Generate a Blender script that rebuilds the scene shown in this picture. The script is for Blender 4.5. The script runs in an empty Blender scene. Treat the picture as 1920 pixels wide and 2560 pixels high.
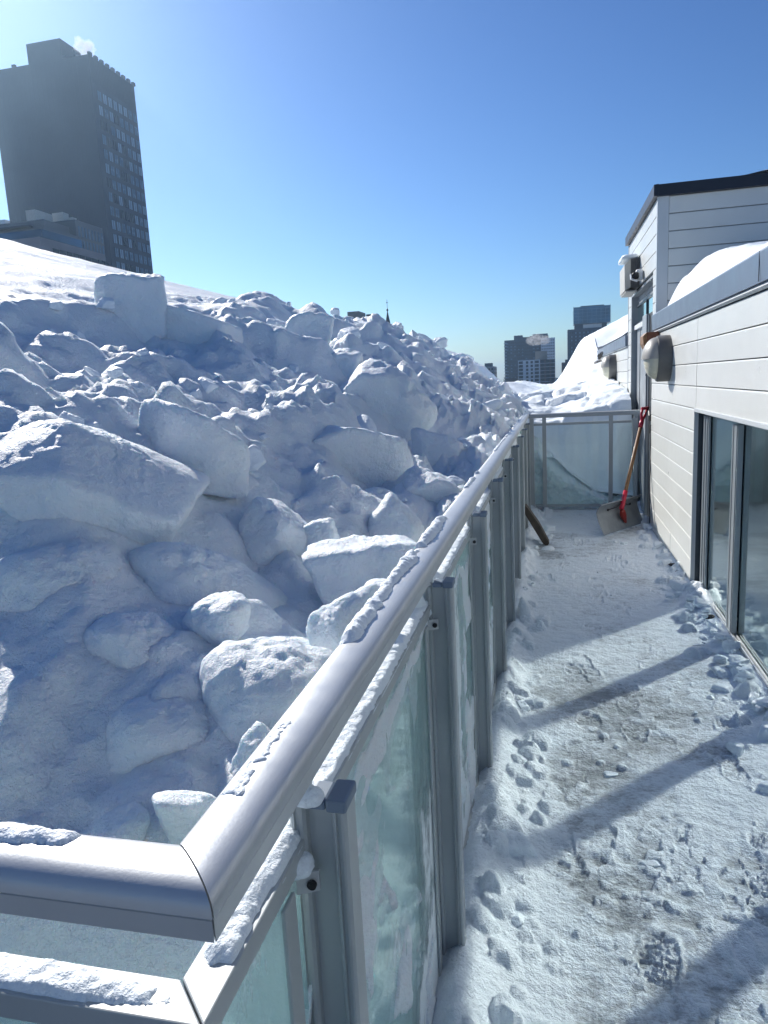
import bpy, bmesh, math, random
import numpy as np
from mathutils import Vector, Matrix, Quaternion

random.seed(7)
RNG = np.random.default_rng(7)
R = math.radians
scene = bpy.context.scene
COL = scene.collection

# ---------------------------------------------------------------- camera
cam_data = bpy.data.cameras.new('camera')
cam = bpy.data.objects.new('camera', cam_data)
COL.objects.link(cam)
EYE = Vector((0, 0, 1.47))
f_px, px0, py0 = 1790.0, 960.0, 1280.0          # focal length and centre of the 1920 x 2560 picture
_Y = Vector((418, -340, f_px)).normalized()      # the corridor's direction seen by the camera (x right, y down, z forward)
_D = Vector((520, 10063, f_px)).normalized()     # straight down seen by the camera
_Z = -_D
_X = _Y.cross(_Z).normalized()
_Y = _Z.cross(_X).normalized()
W = Matrix((_X, _Y, _Z))                         # camera axes -> world
right, down, fwd = W @ Vector((1, 0, 0)), W @ Vector((0, 1, 0)), W @ Vector((0, 0, 1))
m = Matrix((right, -down, -fwd)).transposed().to_4x4()
m.translation = EYE
cam.matrix_world = m
cam_data.sensor_fit = 'VERTICAL'
cam_data.sensor_height = 36
cam_data.lens = 36 * f_px / 2560
cam_data.clip_start = .02
cam_data.clip_end = 6000
scene.camera = cam

# ---------------------------------------------------------------- sky, sun, exposure
SUN_AZ, SUN_EL = -42.5, 31.0
world = bpy.data.worlds.new('World')
scene.world = world
world.use_nodes = True
wn = world.node_tree
bg = wn.nodes['Background']
sky = wn.nodes.new('ShaderNodeTexSky')
sky.sky_type = 'NISHITA'
sky.sun_disc = False
sky.sun_elevation = R(SUN_EL)
sky.sun_rotation = R(SUN_AZ)
sky.altitude = 60
sky.air_density = 1.1
sky.dust_density = .32
sky.ozone_density = 3.5
gam = wn.nodes.new('ShaderNodeGamma')
gam.inputs[1].default_value = 1.35
wn.links.new(sky.outputs[0], gam.inputs[0])
tnt = wn.nodes.new('ShaderNodeMix'); tnt.data_type = 'RGBA'; tnt.blend_type = 'MULTIPLY'; tnt.inputs[0].default_value = 1
tnt.inputs[7].default_value = (.645, .765, .925, 1)
wn.links.new(gam.outputs[0], tnt.inputs[6])
wn.links.new(tnt.outputs[2], bg.inputs[0])
bg.inputs[1].default_value = .05
sun_data = bpy.data.lights.new('sun', 'SUN')
sun = bpy.data.objects.new('sun', sun_data)
COL.objects.link(sun)
SUN_DIR = Vector((math.sin(R(SUN_AZ)) * math.cos(R(SUN_EL)), math.cos(R(SUN_AZ)) * math.cos(R(SUN_EL)), math.sin(R(SUN_EL))))
sun.rotation_mode = 'QUATERNION'
sun.rotation_quaternion = SUN_DIR.to_track_quat('Z', 'Y')
sun.location = SUN_DIR * 60
sun_data.energy = 5.0
sun_data.angle = R(.53)
sun_data.color = (1.0, .955, .895)
scene.view_settings.view_transform = 'Standard'
scene.view_settings.look = 'None'
scene.view_settings.exposure = 0.32
scene.view_settings.gamma = 1
scene.view_settings.use_curve_mapping = False

cy = scene.cycles
cy.use_denoising = True
cy.use_guiding = True
cy.use_surface_guiding = True
cy.use_volume_guiding = False
cy.max_bounces = 10
cy.diffuse_bounces = 5
cy.glossy_bounces = 5
cy.transparent_max_bounces = 24
cy.transmission_bounces = 6
cy.volume_bounces = 0
cy.caustics_reflective = True
cy.sample_clamp_indirect = 60
cy.blur_glossy = 0.0

HAZE = .00022
L_ = 'large snow blocks on the bank'
BLOCKS = [
 ('upright cubic snow block crowning the skyline in front of the slate tower', (-2.069, 3.423, 1.924), (0.325, 0.276, 0.352), dict(rz=35, tilt=(3, -4), seed=2, p=18, skew=0.22, chops=3)),
 ('flat slab with a lit top sliding down below the cubic block', (-1.876, 3.690, 1.791), (0.439, 0.373, 0.238), dict(rz=20, tilt=(0, 16), seed=3, p=22, skew=0.22, chops=6)),
 ('tall dark chunk standing up on the skyline right of the cubic block', (-1.656, 4.876, 1.803), (0.309, 0.263, 0.400), dict(rz=10, tilt=(5, 8), seed=24, p=14, chops=6, skew=0.25)),
 ('round-headed chunk on the skyline left of the church spire', (-1.698, 6.791, 1.907), (0.282, 0.240, 0.372), dict(rz=40, tilt=(-5, 4), seed=5, p=8, chops=6, skew=0.25)),
 ('large pointed snow slab with smooth grey face in the middle of the bank', (-0.967, 4.046, 1.324), (0.523, 0.444, 0.501), dict(rz=15, tilt=(10, 40), seed=6, p=22, skew=0.22, chops=6)),
 ('big rounded lump with a lit top touching the handrail by the second post', (-0.447, 1.692, 0.997), (0.266, 0.226, 0.219), dict(rz=20, tilt=(0, 8), seed=37, p=16, skew=0.22, chops=6)),
 ('big dark round lump just behind the near handrail', (-0.481, 1.078, 0.963), (0.217, 0.185, 0.236), dict(rz=30, tilt=(0, 4), seed=8, p=5, chops=8, skew=0.5)),
 ('lump wedged behind the near handrail, right of the big dark round one', (-0.403, 1.299, 0.998), (0.109, 0.093, 0.118), dict(rz=50, seed=9, p=14, chops=6, skew=0.25)),
 ('small pale slab leaning at the near handrail, lowest of the blocks', (-0.430, 0.903, 0.911), (0.072, 0.061, 0.109), dict(rz=-10, tilt=(0, 10), seed=10, p=22, chops=6, skew=0.25)),
 ('sharp-edged chunk beside the handrail by the third post', (-0.511, 2.814, 1.005), (0.256, 0.218, 0.250), dict(rz=15, tilt=(6, 14), seed=11, p=18, chops=6, skew=0.25)),
 ('rounded overhanging ledge of snow behind the huge angular slab', (-1.017, 1.951, 1.288), (0.264, 0.225, 0.191), dict(rz=35, tilt=(4, 22), seed=12, p=12, chops=6, skew=0.25)),
 ('wide sloping block in the middle of the bank above the lit lump', (-0.847, 3.003, 1.157), (0.424, 0.361, 0.260), dict(rz=25, tilt=(4, 28), seed=14, p=26, chops=6, skew=0.25)),
 ('block beside the handrail halfway to the far corner', (-0.568, 3.697, 1.058), (0.243, 0.207, 0.216), dict(rz=8, tilt=(3, 16), seed=15, p=22, chops=6, skew=0.25)),
 ('pale block at the far end of the bank near the rail corner', (-0.444, 8.058, 1.133), (0.233, 0.198, 0.303), dict(rz=8, tilt=(3, 12), seed=16, p=16, chops=6, skew=0.25)),
 ('squarish chunk on the skyline at the far right end of the bank', (-2.760, 23.821, 1.996), (0.635, 0.540, 0.689), dict(rz=28, tilt=(3, 12), seed=17, p=20, chops=6, skew=0.25)),
 ('steep slab at the far right end of the bank', (-0.600, 6.743, 1.226), (0.228, 0.193, 0.298), dict(rz=12, tilt=(3, 28), seed=18, p=18, chops=6, skew=0.25)),
 ('lumpy block on the slope right of the tall dark skyline chunk', (-1.296, 4.435, 1.586), (0.294, 0.250, 0.203), dict(rz=-12, tilt=(3, 22), seed=19, p=18, chops=6, skew=0.25)),
 ('rounded lump in the corner behind the mitre of the handrail', (-0.483, 0.795, 0.914), (0.069, 0.058, 0.068), dict(rz=20, seed=51, p=5, chops=6, skew=0.4)),
 ('low pale lump left of the corner lump behind the short return', (-0.567, 0.762, 0.900), (0.096, 0.082, 0.055), dict(rz=60, seed=52, p=5, chops=6, skew=0.4)),
 ('soft hump of snow directly under the huge angular slab', (-0.939, 1.183, 1.102), (0.271, 0.230, 0.174), dict(rz=20, tilt=(0, 14), seed=61, p=5, chops=8, skew=0.5)),
 ('broad worn lump in the shaded hollow right of the angular slab', (-0.768, 1.404, 1.034), (0.329, 0.280, 0.207), dict(rz=50, tilt=(0, 14), seed=62, p=5, chops=8, skew=0.5)),
 ('worn lump in the middle of the shaded near slope', (-0.738, 1.094, 1.024), (0.193, 0.164, 0.127), dict(rz=10, tilt=(0, 14), seed=63, p=5, chops=8, skew=0.5)),
 ('worn lump low on the near slope above the short return', (-0.610, 0.951, 0.940), (0.185, 0.157, 0.126), dict(rz=35, tilt=(0, 14), seed=65, p=5, chops=8, skew=0.5)),
 ('small lump left of the big dark round one', (-0.616, 1.190, 1.042), (0.120, 0.102, 0.113), dict(rz=5, tilt=(0, 14), seed=66, p=6, chops=7, skew=0.5)),
 ('rough chunk in the hollow above the big dark round lump', (-0.758, 1.861, 1.061), (0.203, 0.173, 0.168), dict(rz=25, tilt=(0, 14), seed=67, p=9, chops=7, skew=0.4)),
 ('small chunk left of the lit lump by the second post', (-0.639, 1.884, 1.048), (0.132, 0.112, 0.117), dict(rz=65, tilt=(0, 14), seed=68, p=9, chops=7, skew=0.4)),
 ('chunk above the lit lump, tight against the handrail', (-0.511, 2.304, 1.009), (0.156, 0.133, 0.139), dict(rz=15, tilt=(0, 14), seed=70, p=9, chops=7, skew=0.4)),
]
DECKL = [
 (-.125, 2.02, .115, .8, .9, 1.15, .3, 'tall lump of snow standing beside the second post base on the deck'),
 (-.165, 1.80, .075, 1, 1, .8, 1.3, 'rounded lump at the foot of the guard in front of the tall lump'),
 (-.145, 1.62, .10, 1, 1.1, .7, 2.0, 'broad lump at the foot of the guard nearest the camera'),
 (-.13, 3.05, .055, 1, 1, 1.2, .3, 'upright chunk on the deck by the third post'),
 (.68, 2.78, .055, .8, 1, 1.1, .6, 'small pointed chunk alone on the right of the deck'),
 (.78, 2.50, .15, 1.15, .55, .42, -.2, 'long flat slab of snow at the right edge of the deck'),
 (.74, 2.12, .16, .9, .9, .55, .9, 'thick lump of snow at the right edge, nearest the camera'),
 (.80, 3.55, .075, 1.1, 1, .7, .2, 'white chunk, largest of the heap below the sliding door'),
 (.83, 3.72, .06, 1, 1, .8, 1.2, 'chunk in the heap below the sliding door, against the track'),
 (.77, 3.83, .05, 1, 1, .8, 2.2, 'chunk at the deck side of the heap below the sliding door'),
 (.76, 3.36, .06, 1.3, 1, .7, 2.6, 'chunk at the near end of the heap below the sliding door'),
 (.83, 4.95, .10, .9, 1, 1.0, .5, 'lump of snow piled at the corner of siding and door jamb'),
 (.86, 5.6, .06, .7, 1, 1.4, .5, 'small upright lump against the foot of the siding'),
 (.60, 6.35, .055, 1, 1, .8, .5, 'round white snowball in front of the shovel blade'),
 (.53, 6.42, .035, 1.2, 1, .7, 1.5, 'little snowball left of the round one by the shovel blade'),
 (-.03, 6.95, .09, 1.1, 1, .8, .2, 'chunk of snow beyond the leaning plank'),
 (.28, 2.05, .05, 1.2, .8, .5, .2, 'low chunk in the middle of the deck'),
 (.20, 2.55, .035, 1.4, .8, .5, .2, 'thin sliver of snow lying on the trodden deck'),
]
# ---------------------------------------------------------------- numpy noise and the shape of the snow
def _hash(ix, iy, iz, seed):
    h = (ix.astype(np.int64) * 374761393 + iy.astype(np.int64) * 668265263 + iz.astype(np.int64) * 2147483647 + seed * 974634777)
    h = (h ^ (h >> 13)) * 1274126177
    h = h & 0xffffffff
    h = (h ^ (h >> 16)) * 2246822519 & 0xffffffff
    h = h ^ (h >> 15)
    return (h & 0xffffff) / float(0xffffff)

def vnoise(x, y, z=None, seed=0):
    """smooth value noise in -1..1"""
    x = np.asarray(x, float); y = np.asarray(y, float)
    z = np.zeros_like(x) if z is None else np.asarray(z, float)
    ix, iy, iz = np.floor(x), np.floor(y), np.floor(z)
    fx, fy, fz = x - ix, y - iy, z - iz
    fx = fx * fx * fx * (fx * (fx * 6 - 15) + 10)
    fy = fy * fy * fy * (fy * (fy * 6 - 15) + 10)
    fz = fz * fz * fz * (fz * (fz * 6 - 15) + 10)
    r = 0
    zs = (0, 1) if np.any(fz) else (0,)
    for dz in zs:
        wz = (fz if dz else 1 - fz)
        for dy in (0, 1):
            wy = (fy if dy else 1 - fy)
            for dx in (0, 1):
                wx = (fx if dx else 1 - fx)
                r = r + _hash(ix + dx, iy + dy, iz + dz, seed) * wx * wy * wz
    return r * 2 - 1

def fbm(x, y, octaves=4, seed=0, z=None, gain=.5):
    a, s, t = 1.0, 0, 0
    for o in range(octaves):
        f = 2.03 ** o
        s = s + a * vnoise(x * f + 17.3 * o, y * f - 9.1 * o, None if z is None else z * f + 5.7 * o, seed + o)
        t += a
        a *= gain
    return s / t

def worley(x, y, size, seed):
    """nearest cell: F1, F2, offset from the cell's point and three random numbers of the cell"""
    u, v = x / size, y / size
    iu, iv = np.floor(u), np.floor(v)
    f1 = np.full(u.shape, 9.0); f2 = np.full(u.shape, 9.0)
    ou = np.zeros_like(u); ov = np.zeros_like(u); ci = np.zeros_like(u); cj = np.zeros_like(u)
    z0 = np.zeros_like(u)
    for dj in (-1, 0, 1):
        for di in (-1, 0, 1):
            a, b = iu + di, iv + dj
            px = a + .1 + .8 * _hash(a, b, z0, seed); py = b + .1 + .8 * _hash(a, b, z0 + 1, seed)
            d = np.hypot(u - px, v - py)
            near = d < f1
            f2 = np.where(near, f1, np.minimum(f2, d))
            f1 = np.where(near, d, f1)
            ou = np.where(near, u - px, ou); ov = np.where(near, v - py, ov)
            ci = np.where(near, a, ci); cj = np.where(near, b, cj)
    r = [_hash(ci, cj, z0 + k, seed + 50) for k in (3, 4, 5)]
    return f1 * size, f2 * size, ou * size, ov * size, r[0], r[1], r[2]

def sstep(a, b, t):
    t = np.clip((t - a) / (b - a), 0, 1)
    return t * t * (3 - 2 * t)

def smin(a, b, k=.35):
    h = np.clip(.5 + .5 * (b - a) / k, 0, 1)
    return b * (1 - h) + a * h - k * h * (1 - h)

PD = [-.4, 0, .25, .5, .75, 1.1, 1.6, 2.2, 3.0, 3.71, 5.0, 9.0, 60.]
PN = [.74, .93, 1.02, 1.11, 1.32, 1.50, 1.75, 1.96, 2.38, 2.70, 2.55, 2.2, 1.6]
PF = [.9, 1.0, 1.20, 1.38, 1.60, 1.82, 2.04, 2.20, 2.42, 2.70, 2.55, 2.2, 1.6]

def bank_base(x, y):
    d1 = -x - .29
    d2 = (y - .86)
    w = sstep(2.5, 6.5, y)
    z = smin(np.interp(d1, PD, PN), np.interp(d2, [-.4, 0, .1, .23, .38, .55, .9, 1.5, 3, 60], [.74, .94, 1.02, 1.12, 1.24, 1.38, 1.68, 2.1, 3.2, 5]), .08) * (1 - w) + np.interp(d1, PD, PF) * w
    z = z + .06 * np.exp(-((d1 - .05) / .12) ** 2) * sstep(1.1, 1.5, y)
    # beyond the tumbled blocks the wind-smoothed roof snow runs on at the same slope
    far = sstep(10.0, 14.0, y)
    zf = np.interp(d1, [0, .9, 1.3, 1.8, 2.4, 3.71, 5, 9, 60], [.75, .8, 1.0, 1.4, 2.0, 2.70, 2.55, 2.2, 1.6])
    z = z * (1 - far) + zf * far
    z = z - sstep(31, 35, y) * 3.2
    return z

def cells(x, y, size, seed, amp, tilt, terrace=0.0, an=1.0):
    f1, f2, ox, oy, a, b, c = worley(x, y * an, size, seed)
    oy = oy / an
    e = sstep(0, (.22 if terrace else .10) * size, f2 - f1)
    r = ((a - .5) * amp + (ox * (b - .5) + oy * (c - .5)) * tilt) * (.35 + .65 * e) - (1 - e) * amp * .22
    if terrace:
        k = terrace * (.25 + .75 * (_hash(np.floor(a * 997), np.floor(b * 997), np.zeros_like(a), seed + 3) > .35))
        r = r + k * (bank_base(x - ox, y - oy) - bank_base(x, y))
    return r

def bank_parts(x, y):
    """the tumbled masses, and the masks that the fine debris follows"""
    z = bank_base(x, y)
    d1 = -x - .29
    m = (1 - sstep(1.7 + .3 * sstep(4, 7, y), 2.25 + .3 * sstep(4, 7, y), d1 + .25 * fbm(x * 1.3, y * .8, 2, 5))) * (1 - sstep(11.0, 13.5, y))
    near = 1 - sstep(1.5, 2.4, np.hypot(x, y))
    edge = sstep(-.02, .35, d1)
    wx = x + .07 * fbm(x * 3, y * 3, 2, 11); wy = y + .07 * fbm(x * 3, y * 3, 2, 12)
    an = .62
    r = cells(wx, wy, .52, 21, .13, .40, .42, an) * (1 - .5 * near)
    r = r + cells(wx * 1.05 + 3, wy * .93, .24, 22, .08, .6, 0, an) * (1 - .45 * near)
    r = r + .40 * (1 - near) * cells(wx, wy, .19, 26, .03, .3, .6, an)
    r = r + .060 * fbm(x * 2.2, y * 1.5, 4, 41) + (1 - near) * .16 * (.45 - np.abs(fbm(x * 1.5 + .5 * y, y * .55, 3, 45)) * 1.6)
    z = z + r * m * (.40 + .60 * edge)
    s = 1 - m
    z = z + s * (.035 * fbm(x * 2.6, y * .35, 4, 51) + .010 * fbm(x * 14, y * 1.1, 3, 52) + .006 * fbm(x * 25, y * 8, 2, 53))
    # keep the toe behind the guard
    cap = 1.05 + .05 * fbm(x * 5, y * 5, 2, 61) + np.maximum(0, d1) * 2.2
    cap2 = .90 + .04 * fbm(x * 5, y * 5, 2, 62) + (y - .75) * 1.5
    return smin(z, np.minimum(cap, cap2), .05), m, near, wx, wy

def bank_debris(x, y, z, m, near, wx, wy, slope):
    """crumbs and small broken plates, lying where the bank is not steep"""
    flat = 1 / (1 + (slope / 1.35) ** 3)
    p = sstep(-.30, .20, fbm(x * 1.5, y * 1.2, 2, 31))
    r = cells(wx, wy, .105, 23, .050, .5) * (.35 + .65 * p) * (1 - .75 * near)
    r = r + cells(x, y, .05, 24, .036, .7) * p * (1 - .7 * near)
    r = r + cells(x + 5, y, .026, 25, .022, .8) * p * (1 - .6 * near)
    r = r + .007 * fbm(x * 14, y * 14, 3, 44)
    return z + r * m * (.15 + .85 * flat)

def bank_height(x, y):
    z, m, near, wx, wy = bank_parts(x, y)
    return z
# ---------------------------------------------------------------- materials
MATS = {}

def nmat(name):
    m = bpy.data.materials.new(name)
    m.use_nodes = True
    MATS[name] = m
    return m, m.node_tree.nodes, m.node_tree.links, m.node_tree.nodes['Principled BSDF']

def coords(n, l, scale=(1, 1, 1), kind='Object'):
    tc = n.new('ShaderNodeTexCoord'); mp = n.new('ShaderNodeMapping')
    mp.inputs['Scale'].default_value = scale
    if kind == 'World':
        g = n.new('ShaderNodeNewGeometry'); l.new(g.outputs['Position'], mp.inputs[0])
    else:
        l.new(tc.outputs[kind], mp.inputs[0])
    return mp.outputs[0]

def noise(n, l, vec, scale, detail=4, rough=.55):
    t = n.new('ShaderNodeTexNoise')
    t.inputs['Scale'].default_value = scale; t.inputs['Detail'].default_value = detail
    t.inputs['Roughness'].default_value = rough
    l.new(vec, t.inputs['Vector'])
    return t.outputs[0]

def ramp(n, l, fac, stops):
    r = n.new('ShaderNodeValToRGB')
    e = r.color_ramp.elements
    while len(e) < len(stops):
        e.new(.5)
    for k, (p, c) in enumerate(stops):
        e[k].position = p
        e[k].color = (c, c, c, 1) if isinstance(c, (int, float)) else (*c, 1)
    l.new(fac, r.inputs[0])
    return r.outputs[0]

def bump(n, l, b, height, strength, dist, prev=None):
    bp = n.new('ShaderNodeBump')
    bp.inputs['Strength'].default_value = strength; bp.inputs['Distance'].default_value = dist
    l.new(height, bp.inputs['Height'])
    if prev:
        l.new(prev, bp.inputs['Normal'])
    l.new(bp.outputs[0], b.inputs['Normal'])
    return bp.outputs[0]

def mixc(n, l, fac, a, b):
    x = n.new('ShaderNodeMix'); x.data_type = 'RGBA'
    l.new(fac, x.inputs[0])
    for s, v in ((6, a), (7, b)):
        if isinstance(v, tuple): x.inputs[s].default_value = (*v, 1)
        else: l.new(v, x.inputs[s])
    return x.outputs[2]

def plain(name, col, rough=.5, metal=0, var=.12, vscale=6, bstr=.0, bscale=80, kind='World'):
    m, n, l, b = nmat(name)
    v = coords(n, l, kind=kind)
    f = ramp(n, l, noise(n, l, v, vscale, 5), [(.3, 0.0), (.7, 1.0)])
    lo = tuple(c * (1 - var) for c in col); hi = tuple(min(1, c * (1 + var)) for c in col)
    l.new(mixc(n, l, f, lo, hi), b.inputs['Base Color'])
    rr = ramp(n, l, noise(n, l, v, vscale * 3, 3), [(.2, max(0, rough - .08)), (.8, min(1, rough + .08))])
    l.new(rr, b.inputs['Roughness'])
    b.inputs['Metallic'].default_value = metal
    if bstr:
        bump(n, l, b, noise(n, l, v, bscale, 3), bstr, .002)
    return m

def snow_mat(name, sss=.0, fine=1.0, bare=False):
    m, n, l, b = nmat(name)
    v = coords(n, l, kind='World')
    f = ramp(n, l, noise(n, l, v, 3.1, 4), [(.35, 0.0), (.7, 1.0)])
    col = mixc(n, l, f, (.84, .912, .96), (.885, .942, .975))
    b.inputs['Roughness'].default_value = .55
    b.inputs['Specular IOR Level'].default_value = .35
    g1 = noise(n, l, v, 420, 2, .6); g2 = noise(n, l, v, 95, 4, .65); g3 = noise(n, l, v, 24, 4, .6)
    if bare:
        at = n.new('ShaderNodeAttribute'); at.attribute_name = 'thin'; at.attribute_type = 'GEOMETRY'
        vs = coords(n, l, (1.0, 2.2, 1), kind='World')
        nn = noise(n, l, vs, 46, 6, .72); n2 = noise(n, l, vs, 9, 4, .6)
        add = n.new('ShaderNodeMath'); add.operation = 'MULTIPLY_ADD'
        l.new(nn, add.inputs[0]); add.inputs[1].default_value = 1.5; l.new(at.outputs['Fac'], add.inputs[2])
        ad2 = n.new('ShaderNodeMath'); ad2.operation = 'MULTIPLY_ADD'
        l.new(n2, ad2.inputs[0]); ad2.inputs[1].default_value = .7; l.new(add.outputs[0], ad2.inputs[2])
        fac = ramp(n, l, ad2.outputs[0], [(0.0, 0.0), (1.0, 1.0)])
        mr = n.new('ShaderNodeMapRange'); mr.inputs[1].default_value = 1.56; mr.inputs[2].default_value = 2.15
        mr.inputs[3].default_value = 0; mr.inputs[4].default_value = .62
        l.new(ad2.outputs[0], mr.inputs[0])
        dark = mixc(n, l, ramp(n, l, noise(n, l, v, 30, 5), [(.4, 0.), (.65, 1.)]), (.022, .032, .040), (.045, .053, .060))
        col = mixc(n, l, mr.outputs[0], col, dark)
    l.new(col, b.inputs['Base Color'])
    p = bump(n, l, b, g3, .6 * fine, .014)
    p = bump(n, l, b, g2, .8 * fine, .006, p)
    bump(n, l, b, g1, .6 * fine, .0018, p)
    if sss:
        b.inputs['Subsurface Weight'].default_value = sss
        b.inputs['Subsurface Radius'].default_value = (.5, .8, 1.0)
        b.inputs['Subsurface Scale'].default_value = .018
    return m

def glass_mat(name, tint, frost=0.0, rough=0.0, ior=1.5, boost=1.0, gloss2=0.0, veil=0.0, coat=0.0):
    """a pane: reflection by the Fresnel law over tinted see-through, optional frozen snow stuck to it"""
    m, n, l, b = nmat(name)
    out = n['Material Output']
    n.remove(b)
    fr = n.new('ShaderNodeFresnel'); fr.inputs[0].default_value = ior
    mu = n.new('ShaderNodeMath'); mu.operation = 'MULTIPLY_ADD'; mu.use_clamp = True
    l.new(fr.outputs[0], mu.inputs[0]); mu.inputs[1].default_value = boost; mu.inputs[2].default_value = coat
    gl = n.new('ShaderNodeBsdfGlossy'); gl.inputs['Roughness'].default_value = rough; gl.inputs[0].default_value = (.90, 1, .98, 1)
    gsh = gl.outputs[0]
    if gloss2:
        g2 = n.new('ShaderNodeBsdfGlossy'); g2.inputs['Roughness'].default_value = gloss2; g2.inputs[0].default_value = (.90, 1, .98, 1)
        mg = n.new('ShaderNodeMixShader'); mg.inputs[0].default_value = .85
        l.new(gl.outputs[0], mg.inputs[1]); l.new(g2.outputs[0], mg.inputs[2]); gsh = mg.outputs[0]
    tr = n.new('ShaderNodeBsdfTransparent'); tr.inputs[0].default_value = (*tint, 1)
    base = tr.outputs[0]
    if veil:
        df = n.new('ShaderNodeBsdfDiffuse'); df.inputs[0].default_value = (.72, .90, .89, 1)
        mv = n.new('ShaderNodeMixShader'); mv.inputs[0].default_value = veil
        l.new(tr.outputs[0], mv.inputs[1]); l.new(df.outputs[0], mv.inputs[2]); base = mv.outputs[0]
    mx = n.new('ShaderNodeMixShader')
    l.new(mu.outputs[0], mx.inputs[0]); l.new(base, mx.inputs[1]); l.new(gsh, mx.inputs[2])
    sh = mx.outputs[0]
    if frost:
        v = coords(n, l, (1, 1, .55), kind='World')
        z = n.new('ShaderNodeNewGeometry'); sp = n.new('ShaderNodeSeparateXYZ')
        l.new(z.outputs['Position'], sp.inputs[0])
        mr = n.new('ShaderNodeMapRange'); mr.inputs[1].default_value = .05; mr.inputs[2].default_value = .75
        mr.inputs[3].default_value = .16; mr.inputs[4].default_value = -.03
        l.new(sp.outputs[2], mr.inputs[0])
        a = n.new('ShaderNodeMath'); a.operation = 'ADD'
        l.new(noise(n, l, v, 4.3, 7, .62), a.inputs[0]); l.new(mr.outputs[0], a.inputs[1])
        msk = ramp(n, l, a.outputs[0], [(.60 - .03 * frost, 0.0), (.66 - .03 * frost, .9)])
        sn = n.new('ShaderNodeBsdfDiffuse'); sn.inputs[0].default_value = (.84, .89, .90, 1)
        m2 = n.new('ShaderNodeMixShader')
        l.new(msk, m2.inputs[0]); l.new(sh, m2.inputs[1]); l.new(sn.outputs[0], m2.inputs[2])
        sh = m2.outputs[0]
    l.new(sh, out.inputs[0])
    return m

M_SNOW = snow_mat('packed_snow', sss=.38, fine=1.5)
M_SNOWF = snow_mat('drifted_snow', sss=.0, fine=.8)
M_BLOCK = snow_mat('block_snow', sss=.42, fine=1.4)
M_DECK = snow_mat('trodden_snow', fine=1.4, bare=True)
M_ALU = plain('brushed_aluminium', (.55, .57, .58), .42, .35, .06, 9, .08, 300)
M_ALUP = plain('painted_aluminium', (.43, .46, .465), .45, .15, .07, 5, .06, 260)
M_CAPP = plain('blue_grey_plastic', (.16, .21, .28), .5)
M_SCREW = plain('dark_screw_metal', (.05, .05, .055), .4, .8)
M_GASK = plain('black_rubber', (.012, .012, .014), .6)
M_SIDING = plain('pale_siding_paint', (.635, .645, .615), .34, .0, .035, 2.2, .05, 160)
M_TRIM = plain('pale_trim_paint', (.52, .55, .56), .4, .0, .03, 3)
M_FASC = plain('slate_fascia_paint', (.15, .19, .25), .38, .2, .07, 2)
M_BLACK = plain('black_roof_edge', (.010, .012, .022), .4)
M_BACK = plain('wall_core', (.16, .165, .165), .8)
M_FRAME = plain('window_frame_grey', (.33, .36, .38), .36, .4, .05, 5)
M_FRAMED = plain('window_frame_dark', (.05, .065, .08), .4, .3)
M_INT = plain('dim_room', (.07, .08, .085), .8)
M_LAMPM = plain('grey_brown_lamp_metal', (.14, .137, .13), .45, .2, .08, 12)
M_LAMPH = plain('beige_lamp_hood', (.36, .345, .31), .45, .0, .06, 12)
M_LENS = plain('cream_lamp_lens', (.62, .59, .46), .28)
M_RED = plain('red_plastic', (.50, .016, .045), .32, 0, .1)
M_REDD = plain('dark_red_plastic', (.26, .022, .014), .4, 0, .15)
M_WOODH = plain('handle_wood', (.24, .125, .055), .55, 0, .25, 22, .3, 120)
M_WOODD = plain('wet_dark_wood', (.055, .042, .030), .6, 0, .4, 16, .6, 90)
M_WOODR = plain('reddish_wood', (.20, .075, .040), .6, 0, .3, 40, .4, 120)
M_STEEL = plain('scuffed_steel', (.27, .30, .33), .42, .4, .16, 9, .12, 40)
M_BEIGE = plain('beige_plastic', (.52, .50, .45), .5)
M_WHITE = plain('white_plastic', (.72, .73, .74), .4)
M_VENT = plain('ribbed_grey_plastic', (.13, .135, .135), .55)
M_GUARD = glass_mat('guard_glass', (.94, .985, .975), frost=1.1, veil=.25, boost=.5)
M_DOORP = plain('door_grey_paint', (.30, .33, .35), .42)
M_ENDG = glass_mat('end_guard_glass', (.97, 1, .995), frost=0, veil=.04, boost=.5)
M_WIN = glass_mat('window_glass', (.55, .62, .62), ior=1.55, boost=1.0, gloss2=.075, coat=.42)
M_FARG = glass_mat('far_glass', (.3, .35, .4), ior=1.5, boost=1.4)
M_TOWER = plain('slate_tower_cladding', (.03, .05, .085), .55, .0, .10, .12)
M_TOWERP = plain('tower_joint', (.028, .046, .078), .6)
M_GREYB = plain('grey_facade', (.12, .14, .17), .6, 0, .1, .1)
M_PINKB = plain('pale_grey_brick', (.20, .20, .23), .7, 0, .1, .2)
M_DARKB = plain('dark_blue_facade', (.022, .034, .055), .6, 0, .15, .05)
M_FARW = plain('far_dark_window', (.006, .009, .016), .55)
M_WHITEB = plain('white_facade', (.74, .77, .80), .6, 0, .06, .05)
M_BROWNB = plain('brown_brick_facade', (.12, .075, .06), .7, 0, .15, .08)
M_BEIGEB = plain('tan_penthouse', (.25, .23, .20), .7)
M_DKWIN = plain('dark_window', (.012, .018, .028), .12, 0, .3, .3)
M_BLWIN = plain('pale_blind_window', (.12, .19, .27), .25, 0, .25, .3)
M_PALEW = plain('far_pale_window', (.20, .29, .39), .3)
M_BLUEG = plain('blue_curtain_glass', (.03, .11, .20), .16, .3, .5, .08)
M_TREEB = plain('bare_twigs', (.06, .045, .045), .9)
M_TRUNK = plain('bark', (.05, .035, .03), .9)
M_GROUND = plain('snowy_city_ground', (.28, .31, .36), .9, 0, .5, .01)
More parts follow.
